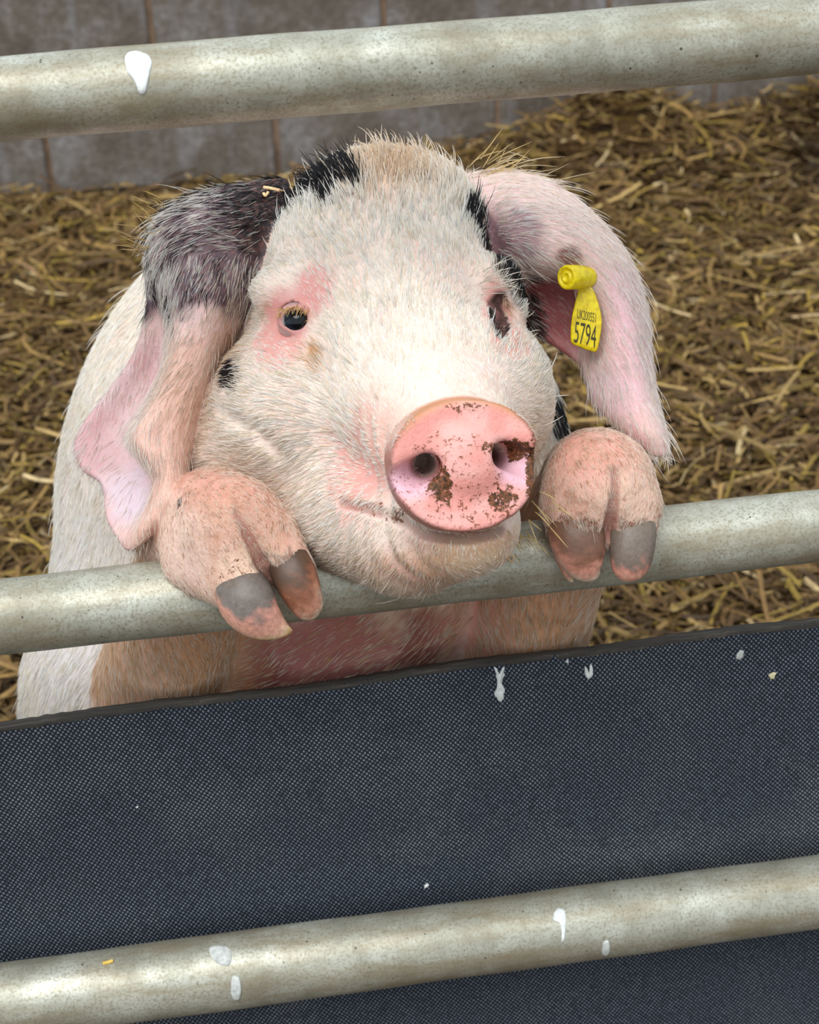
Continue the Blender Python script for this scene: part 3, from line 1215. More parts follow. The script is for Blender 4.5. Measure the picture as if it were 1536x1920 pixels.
    put(L * sst(-60, -130, P[:, 2]) * blob(P, 190, 840, 60, 50, 120, soft=.6), (204, 166, 168), 0.6)
    put(L * blob(P, 245, 930, 40, 60, 120, soft=.5), (216, 200, 212), 0.8)
    # right ear
    Rr = ear & (P[:, 0] > 60)
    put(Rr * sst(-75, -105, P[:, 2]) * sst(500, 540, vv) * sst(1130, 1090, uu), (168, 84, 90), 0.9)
    put(Rr * blob(P, 1140, 420, 80, 70, 140, soft=.6), (238, 200, 206), 0.7)
    put(Rr * blob(P, 1185, 640, 36, 200, 140, soft=.6), (238, 190, 202), 0.7)
    put(Rr * blob(P, 1130, 740, 40, 60, 100, soft=.6), (214, 188, 198), 0.6)
    put(Rr * blob(P, 960, 440, 60, 60, 100, noise=.4), (120, 92, 100), 0.8)
    put(Rr * blob(P, 1070, 482, 26, 20, 60), (108, 62, 50), 0.9)
    for u_, v_, ru_, rv_ in ((978, 545, 26, 34), (992, 585, 24, 44), (1008, 622, 20, 30)):
        put(blob(P, u_, v_, ru_, rv_, 90, noise=.2), (22, 19, 20), 0.95)
    # legs and chest
    put(blob(P, 620, 1230, 200, 120, 300, soft=.5) * notear, (158, 92, 88), 0.95)  # pinker chest skin, darkened as well for the shade below the head
    put(blob(P, 478, 1270, 60, 80, 200, soft=.5) * (reg == 1), (128, 66, 62), 0.9)  # recess beside one foreleg, its shade painted into the skin
    put(blob(P, 800, 1200, 60, 80, 200, soft=.5) * (reg == 1), (128, 68, 62), 0.9)  # recess beside the other foreleg, shade painted in likewise
    put(blob(P, 400, 1250, 80, 120, 160, soft=.6) * notear, (206, 150, 98), 0.7)
    put(blob(P, 900, 1170, 90, 90, 260, soft=.6) * (reg != 3), (206, 134, 118), 0.7)
    put(blob(P, 1020, 1180, 70, 90, 200, soft=.6) * (reg != 3), (214, 158, 112), 0.7)
    put(blob(P, 120, 1150, 170, 260, 500, soft=.6, d=-500) * (reg == 1), (222, 218, 220), 0.8)
    # feet
    ft = (reg == 3)
    put(ft * blob(P, 420, 900, 90, 50, 120, soft=.5), (220, 160, 142), 0.9)
    put(ft * blob(P, 1110, 850, 90, 60, 120, soft=.6), (218, 156, 142), 0.9)
    put(ft * blob(P, 420, 985, 60, 40, 90, noise=.5, soft=.6), (170, 122, 92), 0.5)
    put(ft * sst(0.5, 0.72, vnoise(P, 24, 17)), (196, 142, 118), 0.6)
    put(ft * sst(0.6, 0.8, vnoise(P, 12, 18)), (150, 108, 84), 0.5)
    put(ft * blob(P, 340, 1040, 50, 80, 120, soft=.6), (236, 206, 196), 0.6)
    put(ft * blob(P, 470, 1070, 60, 40, 90, soft=.6), (238, 208, 182), 0.7)
    put(ft * blob(P, 1180, 950, 50, 60, 90, soft=.6), (238, 204, 184), 0.7)
    for u, v, ru, rv in ((460, 1112, 56, 22), (545, 1062, 50, 26), (1075, 1005, 60, 30), (1185, 1005, 52, 30)):
        put(ft * blob(P, u, v, ru, rv, 90, noise=.5, ns=16, soft=.3), (104, 86, 72), 0.85)
    ck_ = np.minimum(chain(P.astype(np.float32), CLEFT_L), chain(P.astype(np.float32), CLEFT_R))
    put((1 - sst(-1, 7, ck_)) * ft, (150, 98, 88), 0.75)  # toe clefts drawn darker, crease shade put into the colour
    put(blob(P, 337, 942, 5, 9, 20, noise=.1), (70, 56, 50))
    # mouth groove and eye slit coloured darker
    mf = np.abs(chain(P.astype(np.float32), MOUTH))
    put((1 - sst(2, 10, mf)) * notear * (reg == 0), (110, 84, 72), 0.6)
    sl = chain(P.astype(np.float32), SLIT)
    put((1 - sst(5, 17, sl)) * (reg == 0), (40, 24, 21), 0.95)
    for (up, lo) in LIDS[:1]:
        q = np.minimum(np.abs(chain(P.astype(np.float32), up)), np.abs(chain(P.astype(np.float32), lo)))
        put((1 - sst(1, 7, q)) * notear, (206, 150, 148), 0.7)
    for (cc, r_) in EYES:
        q = np.sqrt(((P - cc) ** 2).sum(1)) - r_
        put(1 - sst(1, 4, q), (120, 76, 76), 0.8)
    return np.clip(col, 0, 1)


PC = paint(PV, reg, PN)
# dirt mask for the shader
a_, b_, c_ = disc_xy(PV)
dirt = np.zeros(len(PV))
for (u, v, ru, rv, s_) in ((822, 862, 30, 18, 1.2), (824, 905, 22, 38, 1.3), (960, 840, 56, 24, 1.3), (999, 895, 15, 72, 1.3), (940, 935, 30, 24, 1.1), (925, 838, 22, 14, 1),
                           (870, 764, 44, 12, .9), (735, 900, 12, 60, .7), (780, 860, 40, 12, .5), (830, 975, 60, 30, .45), (880, 850, 60, 20, .4),
                           (985, 950, 22, 30, .8), (870, 900, 130, 110, .68), (800, 940, 60, 50, .62), (890, 860, 60, 30, .6), (900, 960, 80, 36, .72), (765, 920, 40, 60, .66)):
    dirt = np.maximum(dirt, s_ * blob(PV, u, v, ru, rv, 60, noise=.3, ns=14, soft=.5))
dirt *= sst(-30, -10, c_) * (reg == 0)
for (u, v, ru, rv, s_) in ((720, 1000, 80, 40, .5), (690, 955, 60, 14, .75), (745, 965, 24, 20, .9), (775, 800, 14, 30, .6), (420, 960, 130, 90, .55), (470, 1080, 80, 40, .75), (1085, 985, 70, 40, .75), (1185, 990, 50, 30, .75), (1120, 890, 100, 90, .45),
                           (430, 1030, 110, 80, .5), (560, 1060, 30, 40, .7), (330, 690, 50, 40, .3)):
    dirt = np.maximum(dirt, s_ * blob(PV, u, v, ru, rv, 90, noise=.4, ns=20, soft=.6))

t = NT('pig_skin')
ca = t.attr('Col')
da = t.n('ShaderNodeAttribute', attribute_name='dirt').outputs['Fac']
g = t.coord()
n1 = t.noise(g, 260, 4, 0.7)
n2 = t.noise(g, 800, 3, 0.65)
c = t.mix(t.math('MULTIPLY', t.ramp(n1, [(0.45, W0), (0.7, W1)]), 0.22), ca, lin(206, 136, 120))
speck = t.math('ADD', t.math('MULTIPLY', n1, 0.6), t.math('MULTIPLY', n2, 0.4))
thr = t.math('SUBTRACT', 0.735, t.math('MULTIPLY', da, 0.28))
dm_ = t.ramp(t.math('SUBTRACT', speck, thr), [(0.0, W0), (0.05, W1)])
dcol = t.ramp(t.noise(g, 500, 2), [(0.35, lin(46, 32, 18)), (0.5, lin(100, 66, 38)), (0.62, lin(132, 70, 46)), (0.75, lin(170, 130, 80))])
dcol = t.mix(t.ramp(da, [(0.6, W0), (0.85, W1)]), t.ramp(n2, [(0.4, lin(168, 84, 66)), (0.6, lin(126, 74, 48))]), dcol)
c = t.mix(t.math('MULTIPLY', dm_, t.ramp(da, [(0.02, W0), (0.12, W1)])), c, dcol)
t.bump(t.math('ADD', n1, t.math('MULTIPLY', n2, 0.5)), 0.5, 0.0015)
t.base(c, 0.52, 0, 0.35)
M_skin = t.m

base_w = np.array([Wd(HIP)[0], Wd(HIP)[1], 0.0])
pig = empty('pig', tuple(base_w))
tag(pig, 'white and pink pig with black patches leaning both front trotters over the rail', 'pig')


def pobj(name, verts, faces, mat, parent=None, cols=None):
    """mesh object of the pig from local-frame vertices"""
    w = Wd(verts) - base_w
    me = mesh_np(name, w, faces)
    if cols is not None: set_col(me, cols)
    return obj(name, me, mat, parent or pig)


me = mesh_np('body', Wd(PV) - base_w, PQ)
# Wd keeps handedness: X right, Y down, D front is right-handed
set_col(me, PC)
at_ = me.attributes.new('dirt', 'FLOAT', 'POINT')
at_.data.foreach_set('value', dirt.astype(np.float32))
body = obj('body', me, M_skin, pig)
body['label'] = 'cream hided body with black and pink patches'

# ---- eyes
t = NT('pig_eye')
g = t.coord('Object')
s = t.n('ShaderNodeSeparateXYZ')
t.l(g, s.inputs[0])
rr = t.math('SQRT', t.math('ADD', t.math('POWER', s.outputs['X'], 2.0), t.math('POWER', s.outputs['Y'], 2.0)))
c = t.ramp(t.math('MULTIPLY', rr, 1.0 / (ER * UNIT)), [(0.0, lin(4, 6, 10)), (0.5, lin(6, 9, 16)), (0.6, lin(20, 30, 44)), (0.74, lin(18, 24, 34)), (0.82, lin(168, 150, 150)), (1.0, lin(190, 156, 152))])
t.base(c, 0.06, 0, 0.35)
t.b.inputs['Coat Weight'].default_value = 0.15
t.b.inputs['Coat Roughness'].default_value = 0.02
M_eye = t.m
for (cc, r_), look, lb in zip(EYES, ((0.25, 0.0, 0.97), (0.35, 0.0, 0.94)), ('dark blue grey eye facing out', 'dark eye in profile at the edge of the face')):
    bm = bmesh.new()
    bmesh.ops.create_uvsphere(bm, u_segments=32, v_segments=20, radius=ER * UNIT)
    for v_ in bm.verts:
        if v_.co.z > ER * UNIT * 0.72:
            v_.co.z += (v_.co.z - ER * UNIT * 0.72) * 0.5
    o = bm_obj('eye', bm, M_eye, pig)
    o.location = Wd(cc + np.array([-3.0, 1.0, 5.0])) - base_w
    d_ = np.array(look) @ FRAME
    o.rotation_euler = Vector(d_).to_track_quat('Z', 'Y').to_euler()
    o['label'] = lb


# ---- hooves
def loft(rings, side, na=28, power=2.4):
    """rings: (centre, half width along side, half thickness); rounded end"""
    C_ = np.array([r[0] for r in rings]); n = len(C_)
    T = np.gradient(C_, axis=0)
    T /= np.linalg.norm(T, axis=1, keepdims=True)
    an = np.linspace(0, 2 * np.pi, na, endpoint=False)
    ca_, sa_ = np.cos(an), np.sin(an)
    ca_ = np.sign(ca_) * np.abs(ca_) ** (2 / power); sa_ = np.sign(sa_) * np.abs(sa_) ** (2 / power)
    Vs = []
    for i in range(n):
        A = np.array(side, float); A -= T[i] * (A @ T[i]); A /= np.linalg.norm(A)
        Bn = np.cross(T[i], A)
        Vs.append(C_[i] + rings[i][1] * ca_[:, None] * A + rings[i][2] * sa_[:, None] * Bn)
    Vs.append(C_[-1:] + T[-1:] * 3)
    Vs.append(C_[:1])
    Vv = np.concatenate(Vs)
    Qs = blob_faces(n, na)
    j = np.arange(na); j2 = (j + 1) % na
    e = (n - 1) * na
    cap = np.stack([e + j, np.full(na, n * na), np.full(na, n * na), e + j2], -1)
    Tr = np.concatenate([Qs[:, [0, 1, 2]], Qs[:, [0, 2, 3]], np.stack([e + j, np.full(na, n * na), e + j2], -1), np.stack([j2, np.full(na, n * na + 1), j], -1)])
    par = np.concatenate([np.repeat(np.linspace(0, 1, n), na), [1, 0]])
    return Vv, Tr, par


t = NT('hoof_horn')
g = t.coord()
ca = t.attr('Col')
n1 = t.noise(g, 330, 4, 0.7)
c = t.mix(t.ramp(n1, [(0.35, W0), (0.7, (0.5,) * 3)]), ca, lin(78, 64, 54))
t.bump(n1, 0.3, 0.001)
M_hoof = t.base(c, 0.42, 0, 0.45)


def hoof(rings, side, cols, lb=None, name='hoof', power=2.4, edge=0.0):
    R2 = [(V(*r[0]), r[1], r[2]) for r in rings]
    C_ = cr(np.array([r[0] for r in R2]), 22)
    wv = cr(np.array([[r[1], r[2]] for r in R2]), 22)
    Vv, Tr, par = loft([(C_[i], wv[i, 0], wv[i, 1]) for i in range(22)], side, power=power)
    na_ = 28
    lat = np.concatenate([np.tile(np.cos(np.linspace(0, 2 * np.pi, na_, endpoint=False)), 22), [0, 0]])
    pv = par + edge * np.maximum(0, -lat) ** 2 + 0.16 * (vnoise(Vv, 16, 3) - 0.5) + 0.2 * (vnoise(Vv, 7, 5) - 0.5)
    cs = np.array([s2l(c) for _, c in cols]); ps = [p for p, _ in cols]
    cc = np.stack([np.interp(pv, ps, cs[:, k]) for k in range(3)], -1)
    o = pobj(name, Vv, Tr, M_hoof, None, cc)
    if lb: o['label'] = lb
    return o


DK = (112, 104, 98)
cl1 = [(0.0, (110, 96, 84)), (0.24, DK), (0.42, (126, 116, 110)), (0.52, (214, 152, 134)), (0.82, (230, 176, 152)), (0.92, (238, 204, 168)), (1.0, (214, 176, 120))]
cl2 = [(0.0, (70, 52, 40)), (0.3, (92, 66, 50)), (0.5, (150, 92, 66)), (0.75, (210, 152, 126)), (0.9, (240, 214, 190)), (1.0, (230, 200, 170))]
hoof([((450, 1094, 180), 45, 40), ((457, 1114, 196), 50, 44), ((470, 1138, 204), 50, 40), ((490, 1159, 204), 42, 30), ((514, 1174, 200), 28, 19), ((534, 1181, 196), 14, 10), ((546, 1182, 193), 4, 4)],
     (0.78, -0.62, 0.0), cl1, 'dirty hoof with a pink worn tip', edge=0.5)
hoof([((541, 1052, 172), 38, 35), ((551, 1076, 182), 40, 37), ((563, 1104, 186), 37, 33), ((575, 1130, 184), 31, 25), ((584, 1149, 180), 23, 16), ((589, 1158, 178), 9, 7)],
     (-0.9, 0.42, 0.0), cl2, 'brown stained hoof with a pale tip', edge=0.3)
cl3 = [(0.0, (112, 88, 70)), (0.3, (120, 84, 66)), (0.5, (150, 104, 84)), (0.62, (222, 152, 132)), (0.82, (230, 176, 156)), (0.94, (240, 214, 190)), (1.0, (232, 206, 176))]
hoof([((1078, 985, 108), 50, 44), ((1083, 1010, 118), 51, 44), ((1091, 1038, 122), 46, 38), ((1102, 1060, 120), 36, 26), ((1114, 1073, 116), 22, 15), ((1122, 1077, 114), 8, 7)],
     (0.95, -0.25, 0.0), cl3, 'pink hoof smeared with dark dirt', edge=0.45)
cl4 = [(0.0, (120, 104, 90)), (0.3, (122, 110, 100)), (0.52, (128, 112, 102)), (0.62, (216, 148, 130)), (0.86, (238, 186, 160)), (0.95, (246, 222, 200)), (1.0, (246, 226, 206))]
hoof([((1186, 980, 100), 43, 40), ((1186, 1008, 112), 43, 40), ((1184, 1038, 118), 40, 36), ((1181, 1064, 118), 34, 28), ((1180, 1082, 114), 22, 18), ((1180, 1089, 112), 9, 8)],
     (1, 0.0, 0.0), cl4, 'dark dirty hoof with a glossy pink tip')
dw = [(0.0, (214, 140, 122)), (0.6, (226, 164, 140)), (1.0, (236, 214, 180))]
hoof([((1052, 1040, 70), 14, 14), ((1060, 1064, 80), 10, 10), ((1068, 1082, 84), 7, 7), ((1073, 1090, 84), 3, 3)], (1, 0, 0), dw, 'small pale dewclaw behind the hoof', 'dewclaw', 2.0)
hoof([((424, 1112, 200), 10, 10), ((430, 1124, 218), 12, 9), ((438, 1134, 224), 10, 7), ((443, 1140, 224), 3, 3)], (0.8, -0.6, 0), [(0, (150, 110, 84)), (1, (214, 176, 140))], 'horny dewclaw stub beside the hoof', 'dewclaw', 2.0)
# hind hooves on the floor
for sx in (-1, 1):
    hw = Wd(HIP + np.array([sx * 230, 120, 60]))
    for k in (-1, 1):
        pts = [(np.array([hw[0] + sx * .01 + k * 0.017, hw[1] - 0.0 - q * 0.02, 0.075 * (1 - q) + 0.003]), 0.017 - 0.003 * q, 0.027 + 0.004 * q) for q in np.linspace(0, 1, 6)]
        Vv, Tr, par = loft([((p - M0) / UNIT @ FRAME.T, a / UNIT, b / UNIT) for p, a, b in pts], np.array([1, 0, 0]) @ FRAME.T)
        pobj('hoof', Vv, Tr, M_hoof, None, np.tile(s2l((120, 96, 80)), (len(Vv), 1)))

# ---- coat of bristles
HK = 1.0
tri = np.concatenate([PQ[:, [0, 1, 2]], PQ[:, [0, 2, 3]]])
tc = PV[tri].mean(1)
tarea = np.linalg.norm(np.cross(PV[tri[:, 1]] - PV[tri[:, 0]], PV[tri[:, 2]] - PV[tri[:, 0]]), axis=1) / 2
treg = reg[tri[:, 0]]
tn = PN[tri].mean(1)
ta, tb, tcc = disc_xy(tc)
te = np.sqrt((ta / 127) ** 2 + (tb / 110) ** 2)
tu = tc[:, 0] / (1 - tc[:, 2] / FPX) + 768
tv = tc[:, 1] / (1 - tc[:, 2] / FPX) + 960
dens = np.select([treg == 0, treg == 1, treg == 2, treg == 3], [1.15, 0.4, 0.5, 1.9], 0.5)
dens = np.where((tcc > -34) & (te < 1.02), 0, dens)
dens = np.where(tc[:, 2] < -1000, 0, dens)
for (cc, r_) in EYES:
    q = np.sqrt(((tc - cc) ** 2).sum(1))
    dens = np.where(q < r_ + 14, 0, dens)
    dens = dens * (0.6 + 0.4 * sst(60, 110, q))
for mm in MOUTH:
    dens = np.where(np.sqrt(((tc - mm[0]) ** 2).sum(1)) < mm[1] - 1, 0, dens)
cav = (treg == 4) & (tc[:, 0] > 60) & (tc[:, 2] < -80) & (tv > 500) & (tu < 1120)
dens = np.where(cav & (tu > 1015), 0.12, dens)
lin_in = (treg == 4) & (tc[:, 0] < -100) & (tc[:, 2] < -40) & (tv > 600)
dens = np.where(lin_in, 0.3, dens)
dens = np.where((treg == 4) & (tc[:, 0] < -100) & (tv > 880) & (tu < 300), 0.12, dens)
for u, v, r in ((466, 1110, 50), (552, 1070, 42), (1083, 1010, 50), (1185, 1010, 45)):
    dens = np.where((treg == 3) & (tv > v - 10) & (np.abs(tu - u) < r), 0, dens)
dens = np.where((treg == 1) & (tv > 1100) & (tu > 430) & (tu < 850), dens * 0.35, dens)
wt = tarea * dens
NH = int(225000 * HK)
sel = rng.choice(len(tri), NH, p=wt / wt.sum())
r1, r2 = np.sqrt(rng.random(NH)), rng.random(NH)
bw = np.stack([1 - r1, r1 * (1 - r2), r1 * r2], -1)
HP = (PV[tri[sel]] * bw[:, :, None]).sum(1)
HN = (PN[tri[sel]] * bw[:, :, None]).sum(1)
HN /= np.linalg.norm(HN, axis=1, keepdims=True)
HC_ = (PC[tri[sel]] * bw[:, :, None]).sum(1)
HR = treg[sel]
hu, hv = tu[sel], tv[sel]
# growth direction
src = DC - DN * 60
G = HP - src
isear = HR == 4
earL = isear & (HP[:, 0] < -100)
earR = isear & (HP[:, 0] > -100)
G[earL] = np.array([-0.25, 1.0, 0.1])
top = earL & (hv < 470)
G[top] = np.array([-0.9, 0.45, 0.2])
# right ear: along the ear towards its tip
th = np.clip((hu[earR] - 900) / 280, 0, 1) * 1.45
G[earR] = np.stack([np.cos(th), np.sin(th) * 1.0 + 0.1, 0 * th], -1)
G[HR == 1] = np.array([-0.25, 0.9, -0.25])
G[HR == 2] = np.array([0.1, 1.0, -0.1])
G[HR == 3] = np.array([0.15, 1.0, 0.35])
lf = (HR == 3) & (hu < 700)
G[lf] = np.array([0.45, 0.9, 0.3])
brisk = (HR == 1) & (hv > 1100) & (hu > 400)
G[brisk] = np.array([-0.7, 0.5, 0.0])
G /= np.linalg.norm(G, axis=1, keepdims=True) + 1e-9
# swirl
nz_ = np.stack([vnoise(HP, 90, 21), vnoise(HP, 90, 22), vnoise(HP, 90, 23)], -1) - 0.5
nz2 = np.stack([vnoise(HP, 22, 24), vnoise(HP, 22, 25), vnoise(HP, 22, 26)], -1) - 0.5
G = G + nz_ * 0.8 + nz2 * 0.38 + rng.normal(0, 0.10, G.shape)
Tn = G - HN * (G * HN).sum(1, keepdims=True)
Tn /= np.linalg.norm(Tn, axis=1, keepdims=True) + 1e-9
L = np.select([HR == 0, HR == 1, HR == 2, HR == 3], [26.0, 32.0, 30.0, 14.5], 28.0)
dq = np.linalg.norm(HP - DC, axis=1)
L = np.where(HR == 0, 13 + 15 * sst(130, 330, dq), L)
fore = (HR == 0) & (hv < 560)
L = np.where(fore, 25 + 9 * sst(560, 330, hv), L)
for (cc, r_) in EYES:
    q = np.sqrt(((HP - cc) ** 2).sum(1))
    L = L * (0.5 + 0.5 * sst(50, 130, q))
L = L * rng.uniform(0.65, 1.25, NH)
longm = rng.random(NH) < np.select([isear, HR == 1, (HR == 0) & (hv < 420)], [0.05, 0.01, 0.05], 0.004)
L = np.where(longm, L * rng.uniform(1.5, 2.3, NH), L)
lift = np.select([HR == 0, HR == 3], [0.17, 0.13], 0.16) + rng.normal(0, 0.06, NH) + 0.25 * longm
lift = np.clip(lift, 0.05, 1.0)
# a tuft along the poll and behind the ears
crest = (hv < 345) & (HR == 0)
lift = np.where(crest, lift + 0.25, lift)
S = 5
pts = np.zeros((NH, S, 3))
cur = HP - HN * 1.0
pts[:, 0] = cur
for k in range(1, S):
    f_ = lift * (1.25 - 0.95 * k / (S - 1))
    dirv = Tn * np.cos(f_)[:, None] + HN * np.sin(f_)[:, None]
    dirv[:, 1] += 0.012 * k * L / 40
    dirv += nz2 * 0.25 * k / S
    dirv /= np.linalg.norm(dirv, axis=1, keepdims=True)
    cur = cur + dirv * (L / (S - 1))[:, None]
    pts[:, k] = cur
# keep the bristles out of the gate
bx_, tb_ = f_gate(pts.reshape(-1, 3))
okh = ((np.minimum(bx_ + 6, tb_ + 4).reshape(NH, S)) > 0).all(1)
# colour
lum = HC_ @ np.array([0.2126, 0.7152, 0.0722])
white = s2l(np.array([(249, 248, 244)]))
cream = s2l(np.array([(244, 234, 212)]))
tan = s2l(np.array([(206, 164, 112)]))
rn = rng.random((NH, 1))
hcol = white * (0.8 + 0.25 * rn) * 1.0 + (cream - white) * (rng.random((NH, 1)) ** 3)
warm = np.zeros(NH)


def hblob(u, v, ru, rv, s_=1.0):
    return s_ * np.exp(-((hu - u) / ru) ** 2 - ((hv - v) / rv) ** 2)


for a in ((780, 1060, 160, 60, .6), (930, 1010, 60, 60, .7), (735, 310, 120, 60, .7), (1000, 850, 50, 120, .5), (430, 620, 40, 110, .8), (360, 760, 50, 130, .7), (520, 590, 30, 26, .9),
          (590, 665, 20, 28, 1), (460, 900, 120, 90, .4), (640, 330, 60, 40, .5)):
    warm = np.maximum(warm, hblob(*a))
warm = np.maximum(warm, np.select([HR == 2, brisk, HR == 3], [0.75, 0.75, 0.35], 0.0))
warm = np.clip(warm * rng.uniform(0.3, 1.3, NH), 0, 1)[:, None]
hcol = hcol * (1 - warm) + tan * warm
dk = (HC_[:, 0] < 0.135)
pd = np.where(earL, 0.42 + 0.45 * sst(460, 400, hv) * sst(400, 460, hu), np.where(earR, 0.5, 0.88))
isdark = dk & (rng.random(NH) < pd)
hcol = np.where(isdark[:, None], s2l(np.array([(24, 23, 26)])) * rng.uniform(0.5, 1.6, (NH, 1)), hcol)
pinky = ((HR == 4) | (HR == 3))[:, None] & ~isdark[:, None]
hcol = np.where(pinky, hcol * 0.85 + HC_ * 0.15, hcol)
brn = (HR == 3) & (rng.random(NH) < 0.10)
hcol = np.where(brn[:, None], s2l(np.array([(168, 126, 98)])), hcol)
hcol = np.clip(hcol, 0, 1)
rad0 = np.where(longm, 0.85, 0.76) * rng.uniform(0.75, 1.2, NH)
rad0 = np.where(HR == 3, rad0 * 0.66, rad0)
rad0 = np.where(HR == 4, rad0 * 0.72, rad0)

# lashes and a few long bristles
def extra(root, d, n, L_, spread, colour, r=0.9):
    out = []
    for _ in range(n):
        p = np.array(root, float) + rng.normal(0, 1, 3) * spread
        dv = np.array(d, float) + rng.normal(0, 0.22, 3)
        dv /= np.linalg.norm(dv)
        l_ = L_ * rng.uniform(0.6, 1.3)
        seg = [p]
        for k in range(1, S):
            dv = dv + np.array([0, 0.06, 0]) + rng.normal(0, 0.05, 3)
            dv /= np.linalg.norm(dv)
            seg.append(seg[-1] + dv * l_ / (S - 1))
        out.append((np.array(seg), s2l(colour) * rng.uniform(0.8, 1.1), r))
    return out


EX = []
for pt, r_ in LIDS[0][0]:
    EX += extra(pt + np.array([0, -3, 6]), (-0.35, 0.35, 0.8), 5, 26, 2.0, (232, 200, 140))
for v_ in (560, 570, 580, 590):
    EX += extra(V(945, v_, surf(945, v_)), (0.3, 0.6, 0.6), 8, 30, 3.0, (206, 180, 150))
c = EYES[1][0]
EX += extra(c + np.array([6, -60, 15]), (0.9, -0.3, 0.4), 18, 60, 14, (240, 234, 220), 0.7)
EX += extra(V(985, 905, surf(985, 905) + 2) + np.array([20, 60, -60]), (0.7, 0.5, 0.3), 10, 42, 22, (220, 190, 130))
EX += extra(V(975, 1010, 180), (0.6, 0.75, 0.2), 14, 34, 14, (206, 180, 120))
EX += extra(V(290, 460, -100), (-0.9, -0.3, 0.2), 26, 44, 22, (190, 160, 110))
EX += extra(V(300, 410, -140), (-0.8, -0.7, 0.2), 18, 40, 18, (200, 170, 110))
EX += extra(V(900, 335, -160), (0.7, -0.65, 0), 24, 80, 16, (220, 196, 140))
EX += extra(V(960, 330, -185), (0.95, -0.25, 0), 30, 90, 18, (224, 206, 170))
pts_ = np.concatenate([pts[okh], np.array([e[0] for e in EX])])
hcol_ = np.concatenate([hcol[okh], np.array([e[1] for e in EX])])
rad_ = np.concatenate([rad0[okh], np.array([e[2] for e in EX])])
nh = len(pts_)
hc = bpy.data.hair_curves.new('bristles')
hc.add_curves([S] * nh)
hc.attributes['position'].data.foreach_set('vector', (Wd(pts_.reshape(-1, 3)) - base_w).astype(np.float32).ravel())
ra_ = hc.attributes.get('radius') or hc.attributes.new('radius', 'FLOAT', 'POINT')
prof_ = np.array([1.0, 1.0, 0.85, 0.6, 0.15])
ra_.data.foreach_set('value', (rad_[:, None] * prof_ * UNIT).astype(np.float32).ravel())
c4 = np.ones((nh, S, 4), np.float32)
c4[..., :3] = hcol_[:, None, :] * np.array([0.5, 0.78, 1.0, 1.03, 1.05])[None, :, None]  # roots darkened, shade between the bristles put into their colour
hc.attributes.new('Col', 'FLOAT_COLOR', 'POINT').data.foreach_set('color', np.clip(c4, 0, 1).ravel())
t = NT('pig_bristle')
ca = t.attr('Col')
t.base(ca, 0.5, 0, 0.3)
tr = t.n('ShaderNodeBsdfTranslucent')
t.l(ca, tr.inputs['Color'])
mx = t.n('ShaderNodeMixShader')
mx.inputs[0].default_value = 0.4
t.l(t.b.outputs[0], mx.inputs[1]); t.l(tr.outputs[0], mx.inputs[2])
t.l(mx.outputs[0], t.t.nodes['Material Output'].inputs['Surface'])
hc.materials.append(t.m)
ho = bpy.data.objects.new('bristles', hc)
COL.objects.link(ho)
ho.parent = pig
ho['kind'] = 'stuff'
ho['label'] = 'white, cream and black bristles of the coat'

# ------------------------------------------------------------------ ear tag
t = NT('yellow_plastic')
g = t.coord()
n1 = t.noise(g, 260, 3)
c = t.ramp(n1, [(0.3, lin(206, 176, 0)), (0.6, lin(236, 214, 10)), (0.8, lin(246, 226, 30))])
t.base(c, 0.38, 0, 0.5)
t.b.inputs['Subsurface Weight'].default_value = 0.0
M_tag = t.m
t = NT('tag_ink')
M_ink = t.base(lin(58, 54, 10), 0.6)

tag_base = Wd(V(1098, 520, 0))
tagE = empty('ear_tag', tuple(tag_base))
tag(tagE, 'yellow plastic ear tag with printed numbers hanging in the pig\'s ear', 'ear tag')


def tobj(name, verts, faces, mat, parent=None):
    o = obj(name, mesh_np(name, Wd(verts) - tag_base, faces), mat, parent or tagE)
    return o


TAGP = [(1084, 499), (1096, 495), (1107, 499), (1108, 520), (1109, 538), (1116, 552), (1122, 570), (1127, 590), (1128, 606), (1125, 630), (1121, 650), (1118, 657), (1113, 658), (1095, 652), (1075, 644), (1071, 640), (1071, 612), (1074, 590), (1079, 568), (1084, 550), (1085, 535), (1084, 515)]


def plate_d(u, v):
    return 22 + (u - 1100) * 0.25 - (v - 560) * 0.10 - 0.0022 * (v - 560) ** 2 * (v < 560)


TP = np.array(TAGP, float)
TP = np.concatenate([a + (b - a) * np.linspace(0, 1, 4, endpoint=False)[:, None] for a, b in zip(TP, np.roll(TP, -1, 0))])
TP = (np.roll(TP, 1, 0) + 2 * TP + np.roll(TP, -1, 0)) / 4
cen = TP.mean(0)
rings_ = []
for s_, dz in ((1.0, -6), (1.03, -3), (1.0, 0), (0.9, 0.4), (0.5, 0.5), (0.02, 0.5)):
    q = cen + (TP - cen) * s_
    rings_.append(np.array([V(u, v, plate_d(u, v) + dz) for u, v in q]))
bk = [np.array([V(u, v, plate_d(u, v) - 6) for u, v in cen + (TP - cen) * 0.02])]
Vt = np.concatenate(bk + rings_)
plate = tobj('plate', Vt, blob_faces(7, len(TP))[:, ::-1], M_tag)


def tube_mesh(p0, p1, prof, na=32):
    ax = p1 - p0
    ln = np.linalg.norm(ax); ax = ax / ln
    A = np.cross(ax, [0, 1, 0.2]); A /= np.linalg.norm(A)
    Bq = np.cross(ax, A)
    an = np.linspace(0, 2 * np.pi, na, endpoint=False)
    Vs = [p0 + ax * (ln * t_) + r * (np.cos(an)[:, None] * A + np.sin(an)[:, None] * Bq) for t_, r in prof]
    return np.concatenate(Vs), blob_faces(len(prof), na)


